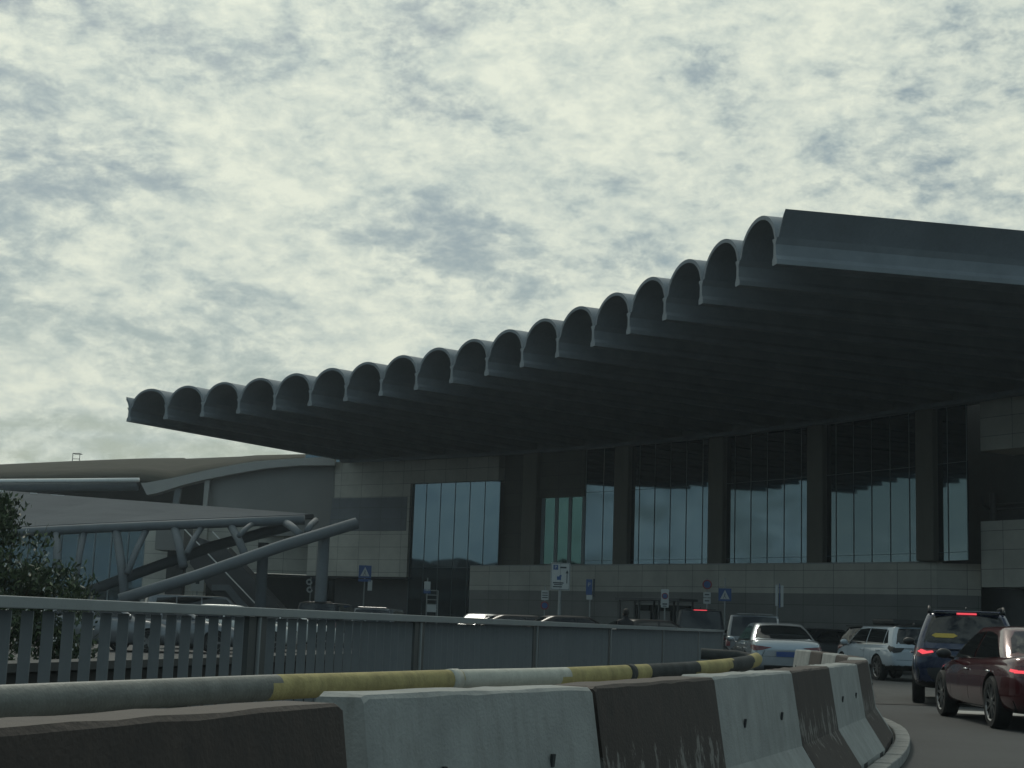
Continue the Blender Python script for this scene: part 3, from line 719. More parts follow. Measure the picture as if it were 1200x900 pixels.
# sign frame before the corner glass
t = sign_base('ladder_frame_sign', 'small plates and a pale ladder shaped frame before the corner window', 'sign frame', 499, 72, zz(499,677,72), .03)
plate(t, .3, .45, zz(499,687,72), M_swhite); plate(t, .34, .2, zz(499,693,72), M_blue, 'lower_plate')
bm = bmesh.new(); z1 = zz(510,692,72)
for x in (.0,.52): cyl(bm, (x,0,0), (x,0,z1), .035, n=6)
for k in range(5): cyl(bm, (0,0,z1-.22*k), (.52,0,z1-.22*k), .02, n=6)
obj('ladder_frame', bm, M_pole, t); plate(t, .44, .34, zz(503,713,72), M_swhite, 'notice', x=.25)
t = sign_base('wall_notice', 'pale square notice low beside the dark staircase', 'notice', 229, 80, zz(229,690,80), .04)
pl = plate(t, .68, .95, zz(229,682,80), M_swhite); flat(pl, [rect(-.1,.1,zz(229,682,80)-.1,zz(229,682,80)+.1)], M_sdark, 'symbol')
# bus shelter against the plinth
t = thing('bus_shelter', 'dim glazed bus shelter against the grey plinth behind the black car', 'bus shelter', ground(768,77), rad(-45))
bm = bmesh.new()
for x in (-1.9,-.6,.7,1.9):
    for y in (-.6,.6): box(bm, (x,y,1.3), (.08,.08,2.6))
obj('post', bm, M_dgrey, t); bm = bmesh.new(); box(bm, (0,0,2.66), (4.2,1.5,.12)); obj('shelter_roof', bm, M_dgrey, t)
bm = bmesh.new(); box(bm, (0,.62,1.4), (3.8,.03,2.0)); obj('glass_back', bm, M_glass_d, t)
for x in (-1.2,.1,1.3):
    bm = bmesh.new(); box(bm, (x,.55,1.5), (.8,.03,1.2)); obj('poster', bm, M_grey, t)

# ------------------------------------------------------------ cars
SEDAN = dict(st=[(-.5,.40,.72,.76,.74),(-.492,.32,.90,.94,.86),(-.465,.24,.985,1.02,.93),(-.40,.21,.975,1.01,.97),(-.28,.20,.96,.99,1.0),(-.1,.19,.93,.97,1.0),(.08,.19,.91,.96,1.0),(.2,.19,.89,.95,.99),(.3,.19,.84,.91,.98),(.4,.20,.75,.82,.95),(.465,.22,.64,.72,.88),(.5,.30,.50,.54,.70)],
    gh=dict(zb=.90,zt=1.42,f0=.235,f1=.055,r1=-.20,r0=-.41,wb=.90,wt=.63), wb=.60, fo=.305)
SUV = dict(st=[(-.5,.45,.82,.86,.84),(-.492,.36,1.0,1.05,.92),(-.46,.30,1.08,1.12,.96),(-.38,.28,1.08,1.12,.99),(-.25,.27,1.07,1.12,1.0),(-.1,.27,1.05,1.1,1.0),(.08,.27,1.04,1.09,1.0),(.2,.27,1.02,1.08,.99),(.3,.27,.98,1.04,.98),(.4,.28,.9,.97,.96),(.465,.3,.78,.86,.9),(.5,.36,.60,.66,.76)],
    gh=dict(zb=1.02,zt=1.64,f0=.26,f1=.09,r1=-.43,r0=-.49,wb=.92,wt=.70), wb=.59, fo=.31)
VAN = dict(st=[(-.5,.5,1.0,1.04,.9),(-.494,.38,1.12,1.16,.95),(-.47,.30,1.16,1.2,.98),(-.38,.28,1.16,1.2,1.0),(-.25,.27,1.15,1.2,1.0),(-.1,.27,1.14,1.19,1.0),(.08,.27,1.13,1.18,1.0),(.25,.27,1.1,1.16,.99),(.34,.27,1.02,1.1,.98),(.42,.28,.9,.98,.96),(.475,.3,.78,.84,.9),(.5,.36,.62,.66,.78)],
    gh=dict(zb=1.1,zt=1.95,f0=.34,f1=.17,r1=-.465,r0=-.492,wb=.94,wt=.80), wb=.58, fo=.31)
def loft_body(P_, L, W, H, Href):
    k = H/Href; bm = bmesh.new(); rings = []
    for (xf, zb, zs, zt, w) in P_['st']:
        hw = W/2*w; zb, zs, zt = zb, zs*k, zt*k; x = xf*L
        r = [(0,zb),(hw*.80,zb),(hw*.96,zb+.06),(hw*1.0,zb+(zs-zb)*.35),(hw*1.0,zb+(zs-zb)*.62),(hw*.965,zs-.10*k),(hw*.93,zs-.02),(hw*.84,zs+(zt-zs)*.55),(hw*.45,zt),(0,zt+.005)]
        ring = [bm.verts.new((x,y,z)) for y,z in r] + [bm.verts.new((x,-y,z)) for y,z in r[-2:0:-1]]
        rings.append(ring)
    n = len(rings[0])
    for a, b_ in zip(rings[:-1], rings[1:]):
        for q in range(n): bm.faces.new((a[q], a[(q+1)%n], b_[(q+1)%n], b_[q]))
    h = n//2
    for r in (rings[0], rings[-1]):
        for q in range(h): 
            a_, b_, c_, d_ = r[q], r[(q+1)%n], r[n-1-q-0] if q else r[n-1], r[(n-q)%n]
            if q == 0: bm.faces.new((r[0], r[1], r[n-1]))
            elif q < h-0 and q+1 <= n-q-1: 
                if q+1 == n-q-1: bm.faces.new((r[q], r[q+1], r[n-q]))
                else: bm.faces.new((r[q], r[q+1], r[n-q-1], r[n-q]))
    bmesh.ops.recalc_face_normals(bm, faces=bm.faces)
    return bm
def bake(bm, mods):
    me = bpy.data.meshes.new('tmp'); bm.to_mesh(me); bm.free(); o = bpy.data.objects.new('tmp', me); COL.objects.link(o)
    for f in mods: f(o)
    dg = bpy.context.evaluated_depsgraph_get(); dg.update(); m2 = bpy.data.meshes.new_from_object(o.evaluated_get(dg)); 
    bpy.data.objects.remove(o); b = bmesh.new(); b.from_mesh(m2); bpy.data.meshes.remove(m2); return b
def rr_ring(bm, xr, xf, hw, z, zc, n=9, rc=.16, nr=None):
    """rounded rectangle ring; z at the sides, zc lift at the centre line"""
    pts = []
    L = xf-xr; 
    rx = min(rc, L*.45, hw*.8)
    cs = [(xf-rx, hw-rx, 0), (xr+rx, hw-rx, 90), (xr+rx, -hw+rx, 180), (xf-rx, -hw+rx, 270)]
    seq = []
    for i, (cx_, cy_, a0) in enumerate(cs):
        for k in range(5):
            a_ = rad(a0+90*k/4); seq.append((cx_+rx*cos(a_), cy_+rx*sin(a_)))
        nx = cs[(i+1)%4]; a_ = rad(a0+90); e = (cx_+rx*cos(a_), cy_+rx*sin(a_)); a2 = rad(nx[2]); s = (nx[0]+rx*cos(a2), nx[1]+rx*sin(a2))
        for k in range(1, 6): seq.append((e[0]+(s[0]-e[0])*k/6, e[1]+(s[1]-e[1])*k/6))
    return [bm.verts.new((x, y, z+zc*(1-(y/hw)**2))) for x, y in seq]
def greenhouse(g, L, W, k, H):
    bm = bmesh.new(); rings = []
    zb, zt = g['zb']*k-.04, H
    for t in (0, .25, .5, .75, .9, .97):
        e = 1-(1-t)**1.15
        xr = (g['r0']+(g['r1']-g['r0'])*t**1.25)*L; xf = (g['f0']+(g['f1']-g['f0'])*t**1.12)*L
        hw = W/2*(g['wb']+(g['wt']-g['wb'])*t**1.35)
        z = zb+(zt-.035-zb)*t
        bow = .10*(1-t)
        rings.append(rr_ring(bm, xr, xf, hw, z, .0, rc=.15))
        rings[-1] = rings[-1]
        for v in rings[-1]:                      # bow the front and rear glass
            c = 1-(v.co.y/hw)**2
            mid = (xr+xf)/2; s = (v.co.x-mid)/((xf-xr)/2)
            v.co.x += (.10 if s > 0 else -.09)*c*abs(s)**4
    base = [v.co.copy() for v in rings[-1]]
    mx = sum((c.x for c in base))/len(base); hw = max(c.y for c in base); hx = max(c.x for c in base)-min(c.x for c in base)
    for s in (.93, .82, .6, .3):
        zz_ = {.93:.014,.82:.025,.6:.034,.3:.038}[s]
        rings.append([bm.verts.new((mx+(c.x-mx)*s, c.y*s, c.z+zz_)) for c in base])
    n = len(rings[0])
    for a, b_ in zip(rings[:-1], rings[1:]):
        for q in range(n): bm.faces.new((a[q], a[(q+1)%n], b_[(q+1)%n], b_[q]))
    bm.faces.new(rings[-1]); bm.faces.new(rings[0][::-1])
    bmesh.ops.recalc_face_normals(bm, faces=bm.faces)
    return bm
def car(label, colour, kind, L, W, H, group=None, name=None, wheel_r=.34, spoke='star', opts=()):
    P_ = {'sedan': SEDAN, 'suv': SUV, 'van': VAN}[kind]; Href = {'sedan':1.42,'suv':1.64,'van':1.95}[kind]; k = H/Href
    far = 'far' in opts
    t = thing(name or {'sedan':'car','suv':'suv','van':'van'}[kind], label, {'sedan':'car','suv':'car','van':'van'}[kind], group=group)
    ax_f = (P_['fo'])*L; ax_r = ax_f-P_['wb']*L; tr = W/2-.13
    # body with wheel arches
    cut = bmesh.new()
    for x in (ax_f, ax_r):
        for s in (-1, 1): cyl(cut, (x, s*(W/2-.34), wheel_r), (x, s*(W/2+.2), wheel_r), wheel_r+.055, n=32)
    cm = bpy.data.meshes.new('cut'); bmesh.ops.recalc_face_normals(cut, faces=cut.faces); cut.to_mesh(cm); cut.free(); co = bpy.data.objects.new('cut', cm); COL.objects.link(co)
    def sub(o): m = o.modifiers.new('s','SUBSURF'); m.levels = m.render_levels = 1 if far else 2
    def boo(o): m = o.modifiers.new('b','BOOLEAN'); m.object = co; m.operation = 'DIFFERENCE'; m.solver = 'EXACT'
    b = bake(loft_body(P_, L, W, H, Href), [sub]); tree = BVHTree.FromBMesh(b)
    b = bake(b, [boo]); bpy.data.objects.remove(co)
    for f in b.faces:
        c = f.calc_center_median(); inside = any(math.hypot(c.x-x, c.z-wheel_r) < wheel_r+.062 for x in (ax_f, ax_r)) and abs(c.y) < W/2-.02
        clad = .0
        if 'clad' in opts: clad = .42
        lim = max(.235 if kind == 'sedan' else .32, clad)
        nv = f.normal.y if abs(f.normal.y) > .9 else 0
        f.material_index = 1 if (inside and math.hypot(c.x-ax_f if abs(c.x-ax_f) < 1 else c.x-ax_r, c.z-wheel_r) < wheel_r+.062 and (abs(f.normal.y) < .5 or abs(c.y) < W/2-.2)) or c.z < lim else 0
    bo = obj('body', b, [colour, M_blk], t, recalc=False); auto_smooth(bo, 30)
    # greenhouse
    gb_ = greenhouse(P_['gh'], L, W, k, H)
    gtree = BVHTree.FromBMesh(gb_)
    roofm = [colour, M_blk] if 'blackroof' in opts else colour
    if 'blackroof' in opts:
        gb_.faces.ensure_lookup_table()
        for f in gb_.faces:
            f.normal_update()
            if f.normal.z > .72: f.material_index = 1
    ro = obj('roof', gb_, roofm, t, recalc=False); auto_smooth(ro, 50)
    g = P_['gh']; zb = g['zb']*k+.0; zt = H
    def patch(name, poly, axis, m, tr_, off=.006, parent=t, cuts=5, sides=(0,)):
        bm = bmesh.new(); vs = [bm.verts.new((p[0], p[1], 0)) for p in poly]; bm.faces.new(vs)
        bmesh.ops.triangulate(bm, faces=bm.faces)
        bmesh.ops.subdivide_edges(bm, edges=bm.edges[:], cuts=2 if far else cuts, use_grid_fill=True)
        nr = {}
        for v in bm.verts:
            p, q = v.co.x, v.co.y
            if axis == 'L': o_, d_ = Vector((p, 4, q)), Vector((0,-1,0))
            elif axis == 'R': o_, d_ = Vector((p, -4, q)), Vector((0,1,0))
            elif axis == 'B': o_, d_ = Vector((-6, p, q)), Vector((1,0,0))
            elif axis == 'F': o_, d_ = Vector((6, p, q)), Vector((-1,0,0))
            else: o_, d_ = Vector((p, q, 5)), Vector((0,0,-1))
            h, nn, _, _ = tr_.ray_cast(o_, d_)
            if h is None: h, nn, _, _ = tr_.find_nearest(o_+d_*4)
            v.co = h+nn*off
        for f in bm.faces: f.smooth = True
        bmesh.ops.recalc_face_normals(bm, faces=bm.faces)
        av = sum((f.normal for f in bm.faces), Vector())
        ref = {'L':Vector((0,1,0)),'R':Vector((0,-1,0)),'B':Vector((-1,0,0)),'F':Vector((1,0,0)),'T':Vector((0,0,1))}[axis]
        if av.dot(ref) < 0: bmesh.ops.reverse_faces(bm, faces=bm.faces)
        return obj(name, bm, m, parent, recalc=False)
    def gx_(t_, fr):                          # x on the greenhouse side outline at height share t_
        return (g['f0']+(g['f1']-g['f0'])*t_**1.12)*L if fr else (g['r0']+(g['r1']-g['r0'])*t_**1.25)*L
    z_lo, z_hi = zb+.035, zt-.10
    tl, th_ = (z_lo-(zb-.04))/(zt-.035-zb+.04), (z_hi-(zb-.04))/(zt-.035-zb+.04)
    f_lo, f_hi = gx_(tl,1)-.17, gx_(th_,1)-.13; r_lo, r_hi = gx_(tl,0)+(.34 if kind == 'sedan' else .30), gx_(th_,0)+(.22 if kind == 'sedan' else .30)
    if kind == 'sedan': r_lo += .0
    m1 = ax_f-.30*L*.98; m1 = (f_lo+r_lo)/2+.12; m2 = r_lo+(.30 if kind != 'van' else .9)
    tops = lambda x: z_hi-.035*((x-(f_hi+r_hi)/2)/((f_hi-r_hi)/2))**2
    for ax in ('L','R'):
        patch('window', [(m1+.03,z_lo),(f_lo,z_lo),((f_lo+f_hi)/2,(z_lo+z_hi)/2-.01),(f_hi,tops(f_hi)),((f_hi+m1)/2,tops((f_hi+m1)/2)),(m1+.03,tops(m1))], ax, M_cg, gtree)
        if kind == 'sedan':
            patch('window', [(r_lo,z_lo+.03),(m1-.03,z_lo),(m1-.03,tops(m1)),((m1+r_hi)/2,tops((m1+r_hi)/2)),(r_hi,tops(r_hi)-.02)], ax, M_cg, gtree)
        else:
            patch('window', [(m2+.02,z_lo+.01),(m1-.03,z_lo),(m1-.03,tops(m1)),(m2+.02,tops(m2+.02))], ax, M_cg, gtree)
            patch('quarter_window', [(r_lo,z_lo+.05),(m2-.03,z_lo+.01),(m2-.03,tops(m2)),(r_hi,tops(r_hi)-.04)], ax, M_cg, gtree)
    # rear and front glass
    wl, wh = W/2*(g['wb']-.14), W/2*(g['wt']-.09)
    zl = zb+(.12 if kind == 'sedan' else .06)
    patch('rear_window', [(-wl,zl),(wl,zl),(wl*.5+wh*.5,(zl+zt)/2),(wh,zt-.10),(wh*.5,zt-.085),(0,zt-.08),(-wh*.5,zt-.085),(-wh,zt-.10),(-(wl*.5+wh*.5),(zl+zt)/2)], 'B', M_cg, gtree)
    patch('windshield', [(-wl,zb+.06),(wl,zb+.06),(wh,zt-.11),(0,zt-.09),(-wh,zt-.11)], 'F', M_cg, gtree)
    # wheels
    for x in (ax_f, ax_r):
        for s in (1, -1):
            y = s*(W/2-.115)
            bm = bmesh.new(); R = wheel_r; yo = s*.108
            rim = R*.72
            # rim disc (dark barrel) + spokes
            cyl(bm, (0,-s*.08,0), (0,s*.055,0), rim, n=28)
            for f in bm.faces: f.material_index = 1
            n0 = len(bm.faces)
            ns = 5 if far else 10
            for q in range(ns):
                a_ = 2*pi*q/ns; wd = .018 if ns == 10 else .035
                tw = .10 if spoke == 'twist' else 0
                p0 = Vector((cos(a_)*rim*.16, yo*.82, sin(a_)*rim*.16)); p1_ = Vector((cos(a_+tw)*rim*.98, yo*.92, sin(a_+tw)*rim*.98))
                nrm = Vector((-sin(a_), 0, cos(a_)))
                prism(bm, [p0-nrm*wd*1.2, p1_-nrm*wd*.7, p1_+nrm*wd*.7, p0+nrm*wd*1.2], (0,-s*.03,0))
            # hub and rim lip
            cyl(bm, (0,s*.05,0), (0,s*.095,0), rim*.2, n=12)
            tt = [(cos(2*pi*q/28)*rim, yo, sin(2*pi*q/28)*rim) for q in range(28)]
            for q in range(28):
                a_, b2 = Vector(tt[q]), Vector(tt[(q+1)%28]); ai, bi = a_*.93, b2*.93; ai.y = bi.y = yo-s*.02
                bm.faces.new([bm.verts.new(v) for v in (a_, b2, bi, ai)])
            w_o = obj('wheel', bm, [M_rim, M_rimd], t); w_o.location = (x, y, R)
            bm = bmesh.new(); tp = [(-.11,rim),(-.112,R*.93),(-.085,R),(.085,R),(.112,R*.93),(.11,rim)]
            nseg = 20 if far else 36; rg = [[bm.verts.new((cos(2*pi*q/nseg)*r_, yy, sin(2*pi*q/nseg)*r_)) for yy, r_ in tp] for q in range(nseg)]
            for q in range(nseg):
                for u in range(len(tp)-1): bm.faces.new((rg[q][u], rg[q][u+1], rg[(q+1)%nseg][u+1], rg[(q+1)%nseg][u]))
            obj('tyre', bm, M_tyre, w_o); auto_smooth(w_o.children[-1], 50) if False else None
            bm2 = w_o
    # mirrors
    for s in (1, -1):
        bm = bmesh.new(); xm = f_lo+.02
        bmesh.ops.create_uvsphere(bm, u_segments=14, v_segments=8, radius=1, matrix=Matrix.Translation((xm, s*(W/2+.07), zb+.07)) @ Matrix.Diagonal((.065,.115,.075,1)))
        cyl(bm, (xm+.02, s*(W/2-.08), zb-.0), (xm, s*(W/2+.03), zb+.04), .025, n=6)
        obj('mirror', bm, M_blk if 'blackmirror' in opts else colour, t, smooth=True)
    # lamps, plate, trim
    T_ = tree
    z_l = (.80 if kind == 'sedan' else .93 if kind == 'suv' else 1.05)*k
    lit = 'lit' in opts; M_tl = M_blk if 'darkrear' in opts else M_tail
    for s in (1, -1):
        if kind == 'sedan':
            poly = [(s*W*.20,z_l+.015),(s*W*.43,z_l+.055),(s*W*.46,z_l-.02),(s*W*.43,z_l-.075),(s*W*.33,z_l-.055)]
            patch('tail_lamp', poly, 'B', M_tail, T_, .012)
            patch('tail_lamp', [(-L*.5+.10,z_l-.06),(-L*.5+.32,z_l+.03),(-L*.5+.28,z_l+.065),(-L*.5+.09,z_l+.06)], 'L' if s > 0 else 'R', M_tail, T_, .012)
            if lit:
                patch('lamp_glow', [(s*W*.28,z_l-.028),(s*W*.44,z_l-.034),(s*W*.44,z_l+.004),(s*W*.28,z_l+.006)], 'B', M_tail_on, T_, .02)
                patch('lamp_glow', [(-L*.5+.08,z_l-.03),(-L*.5+.22,z_l-.012),(-L*.5+.20,z_l+.02),(-L*.5+.08,z_l+.01)], 'L' if s > 0 else 'R', M_tail_on, T_, .02)
        elif kind == 'suv':
            poly = [(s*W*.27,z_l+.03),(s*W*.44,z_l+.10),(s*W*.47,z_l-.0),(s*W*.44,z_l-.10),(s*W*.33,z_l-.07)]
            patch('tail_lamp', poly, 'B', M_tl, T_, .012)
            patch('tail_lamp', [(-L*.5+.10,z_l-.09),(-L*.5+.30,z_l+.03),(-L*.5+.27,z_l+.10),(-L*.5+.09,z_l+.09)], 'L' if s > 0 else 'R', M_tl, T_, .012)
            if lit: patch('lamp_glow', [(s*W*.30,z_l-.02),(s*W*.40,z_l-.055),(s*W*.44,z_l-.01),(s*W*.41,z_l+.03),(s*W*.36,z_l+.0),(s*W*.31,z_l+.01)], 'B', M_tail_on, T_, .02)
        else:
            patch('tail_lamp', [(s*W*.40,z_l-.2),(s*W*.47,z_l-.2),(s*W*.47,z_l+.1),(s*W*.40,z_l+.1)], 'B', M_tail, T_, .012)
        zf = .62*k if kind == 'sedan' else .78*k
        patch('head_lamp', [(s*W*.22,zf-.02),(s*W*.42,zf+.0),(s*W*.42,zf+.08),(s*W*.25,zf+.05)], 'F', M_hlamp, T_, .01)
    patch('grille', [(-W*.18,.42),(W*.18,.42),(W*.2,.58),(-W*.2,.58)], 'F', M_blk, T_, .01)
    if 'plate' in opts or 'bplate' in opts:
        zp = .66*k if kind == 'sedan' else .80*k
        if 'lowplate' in opts: zp = .42
        patch('number_plate', [(-.27,zp-.06),(.27,zp-.06),(.27,zp+.06),(-.27,zp+.06)], 'B', M_plate_b if 'bplate' in opts else M_plate_w, T_, .018)
    if not far:
        # bumper, door shuts, handles, sills
        bz = .40 if kind == 'sedan' else .66
        if 'darkrear' not in opts: patch('bumper_insert', [(-W*.42,.27),(W*.42,.27),(W*.45,bz),(-W*.45,bz)], 'B', M_blk, T_, .01)
        for ax in ('L','R'):
            zz0, zz1 = .33*k+.02, zb-.045
            for xx in (f_lo-.02, m1, r_lo+.04 if kind == 'sedan' else m2-.02):
                if abs(xx-ax_r) < wheel_r+.06: xx = ax_r+wheel_r+.09
                patch('door_seam', [(xx-.005,zz0),(xx+.005,zz0),(xx+.005,zz1),(xx-.005,zz1)], ax, M_blk, T_, .003)
            for xx in (m1+.12, (r_lo if kind == 'sedan' else m2)+.22):
                bm = bmesh.new(); yy = W/2*(1 if ax == 'L' else -1)*.985
                tube(bm, [(xx-.11,yy,zb-.13),(xx-.08,yy*1.025,zb-.125),(xx+.08,yy*1.025,zb-.12),(xx+.11,yy,zb-.12)], .014, 6); obj('door_handle', bm, M_chrome if 'chrome' in opts else colour, t, smooth=True)
            patch('sill_trim', [(ax_r+wheel_r+.08,.245),(ax_f-wheel_r-.08,.235),(ax_f-wheel_r-.08,.262),(ax_r+wheel_r+.08,.272)], ax, M_chrome if 'chrome' in opts else M_blk, T_, .006)
            if 'chrome' in opts or 'wtrim' in opts:
                patch('window_trim', [(f_lo+.05,z_lo-.022),(f_lo+.05,z_lo-.008),(r_lo,z_lo+.012),(r_lo,z_lo-.002)], ax, M_chrome, gtree, .01)
        # trunk outline
        if kind == 'sedan':
            zs = .60*k
            patch('boot_seam', [(-W*.33,zs),(W*.33,zs),(W*.33,zs+.008),(-W*.33,zs+.008)], 'B', M_blk, T_, .004)
            for s in (1,-1): patch('boot_seam', [(s*W*.33,zs),(s*W*.338,zs),(s*W*.30,z_l-.06),(s*W*.292,z_l-.06)], 'B', M_blk, T_, .004)
        else:
            zs = .62*k
            patch('hatch_seam', [(-W*.40,zs),(W*.40,zs),(W*.40,zs+.009),(-W*.40,zs+.009)], 'B', M_blk, T_, .004)
        bm = bmesh.new(); bmesh.ops.create_uvsphere(bm, u_segments=10, v_segments=6, radius=1, matrix=Matrix.Translation((g['r1']*L+.20, 0, H+.03)) @ Matrix.Diagonal((.09,.02,.055,1))); obj('aerial_fin', bm, colour if kind == 'sedan' else M_blk, t, smooth=True)
    if lit or 'toplamp' in opts:
        bm = bmesh.new(); xx = (g['r1'] if kind != 'sedan' else -.24)*L
        if kind != 'sedan':
            box(bm, (xx-.11, 0, H-.045), (.05,.34 if kind == 'suv' else .5,.028)); obj('high_brake_lamp', bm, M_tail_on, t)
    if kind != 'sedan':
        bm = bmesh.new(); box(bm, (g['r1']*L-.04, 0, H-.008), (.24, W*.60, .03)); obj('roof_spoiler', bm, M_blk if 'blackroof' in opts else colour, t, bevel=.012)
    if 'rails' in opts:
        for s in (1, -1):
            y = s*W*.335; bm = bmesh.new(); tube(bm, [(g['r1']*L+.02,y,H-.03),(g['r1']*L+.12,y,H+.05),(g['r1']*L+.3,y,H+.075),(0,y,H+.08),(g['f1']*L-.15,y,H+.05),(g['f1']*L-.02,y,H-.03)], .028, 8); obj('roof_rail', bm, M_blk, t, smooth=True)
    if 'sticker' in opts:
        patch('sticker', [(-.62,zb+.17),(-.50,zb+.15),(-.25,zb+.15),(-.15,zb+.18),(-.22,zb+.225),(-.54,zb+.225)][::-1] if False else [(.60,zb+.185),(.54,zb+.15),(.24,zb+.15),(.16,zb+.185),(.22,zb+.225),(.54,zb+.225)], 'B', M_stick, gtree, .014)
    if 'roofbox' in opts:
        bm = bmesh.new(); box(bm, (-.2,0,H+.16), (1.7,1.0,.2)); obj('roof_box', bm, M_blk, t, bevel=.06)
    return t
def place(t, p, heading, ax=0, ay=0):
    """put local point (ax, ay) of the car on ground point p; heading clockwise from +Y"""
    rz = rad(90-heading); t.rotation_euler[2] = rz
    t.location = (p.x-(ax*cos(rz)-ay*sin(rz)), p.y-(ax*sin(rz)+ay*cos(rz)), 0)
P_red = mat('paint_dark_red', (.075,.005,.009), .2, .03, 2, coat=1, metal=.25)
P_blue = mat('paint_dark_blue', (.005,.014,.05), .22, .03, 2, coat=1, metal=.3)
P_sil = mat('paint_silver', (.36,.40,.43), .25, .03, 2, coat=1, metal=.6)
P_wht = mat('paint_pale_blue_white', (.36,.42,.47), .25, .03, 2, coat=1)
P_blk = mat('paint_black', (.010,.011,.013), .35, .03, 2, coat=.15, spec=.3)
P_gry = mat('paint_grey', (.16,.17,.18), .3, .03, 2, coat=1, metal=.4)
P_white = mat('paint_white', (.5,.52,.5), .3, .03, 2, coat=1)
P_dvan = mat('paint_dark_van', (.02,.024,.03), .4, .03, 2, coat=.15, spec=.3)

L_, W_, H_ = 4.72, 1.85, 1.39
c = car('dark red coupe-like sedan with spoked wheels and lit tail lamp, cut by the right edge', P_red, 'sedan', L_, W_, H_, wheel_r=.345, spoke='twist', opts=('lit','chrome','blackmirror','plate'))
pr = pz(1158,850,0); pr.y = 20.5; pr.x = ground(1160,20.5).x
place(c, pr, 3.0, ax=(SEDAN['fo']-SEDAN['wb'])*L_, ay=W_/2-.02)
c = car('dark blue off-roader with roof rails, yellow window sticker and lit brake lamps', P_blue, 'suv', 4.6, 1.90, 1.66, wheel_r=.36, opts=('lit','rails','clad','sticker','plate','blackmirror','lowplate'))
place(c, ground(1070,26.8), 15.5, ax=-2.3, ay=.92)
c = car('pale blue and white crossover with a black roof, seen from its left rear', P_wht, 'suv', 4.35, 1.8, 1.50, wheel_r=.335, opts=('clad','wtrim','blackroof','darkrear'))
place(c, ground(1043,40.5), -9, ax=-2.17, ay=.9)
c = car('silver sedan with a blue number plate behind the striped rail end', P_sil, 'sedan', 4.8, 1.84, 1.44, wheel_r=.335, opts=('bplate','chrome'))
place(c, ground(880,36.5), 2.0, ax=-2.38, ay=.88)
c = car('silver people carrier mostly hidden behind the silver sedan', P_gry, 'van', 4.7, 1.85, 1.74, wheel_r=.33, opts=())
place(c, ground(849,47), 9, ax=-2.35, ay=.92)
c = car('dark van with a lit high brake lamp above the end of the fence', P_dvan, 'van', 5.0, 1.95, 1.98, wheel_r=.34, opts=('toplamp',))
place(c, ground(790,57), 8, ax=-2.5, ay=.97)
lot = [('black low car standing behind the fence left of the waiting person', P_blk, 'sedan', 4.6, 1.8, 1.50, 676, 47, 78, ()),
       ('black long car behind the fence under the big white board', P_blk, 'sedan', 4.7, 1.8, 1.48, 618, 48, 80, ()),
       ('black car right of the waiting person, only its roof above the fence', P_blk, 'sedan', 4.6, 1.8, 1.45, 768, 44, 70, ()),
       ('grey car whose pale roof shows left of the two black cars', P_gry, 'sedan', 4.5, 1.8, 1.50, 572, 50, 10, ()),
       ('pale grey van behind the fence right of the crossing sign', P_gry, 'van', 4.6, 1.8, 1.62, 447, 60, 5, ()),
       ('dark grey van right behind the thick walkway column', P_dvan, 'van', 4.8, 1.9, 1.78, 385, 62, 5, ()),
       ('white windowed van under the pale square notice', P_gry, 'van', 4.9, 1.9, 1.90, 238, 62, 70, ()),
       ('white car roof just right of the windowed van', P_white, 'sedan', 4.5, 1.8, 1.50, 272, 50, 85, ()),
       ('white low car roof at the foot of the staircase', P_white, 'sedan', 4.5, 1.8, 1.45, 336, 56, 85, ()),
       ('grey low car seen through the slats near the raking tubes', P_gry, 'sedan', 4.5, 1.8, 1.46, 196, 45, 75, ()),
       ('grey low car seen through the slats beside the bush', P_gry, 'sedan', 4.5, 1.8, 1.46, 118, 44, 75, ()),
       ('black car far back between the silver sedan and the crossover', P_blk, 'sedan', 4.6, 1.8, 1.42, 972, 56, 60, ()),
       ('black car with a roof box behind the pale crossover', P_blk, 'suv', 4.6, 1.85, 1.50, 1062, 50, 60, ('roofbox',))]
for lb, m_, kd, l, w, h, x, d, hd, op in lot:
    c = car(lb, m_, kd, l, w, h, wheel_r=.32, opts=('far',)+op, group='cars and vans parked beyond the fence'); place(c, ground(x, d), hd)

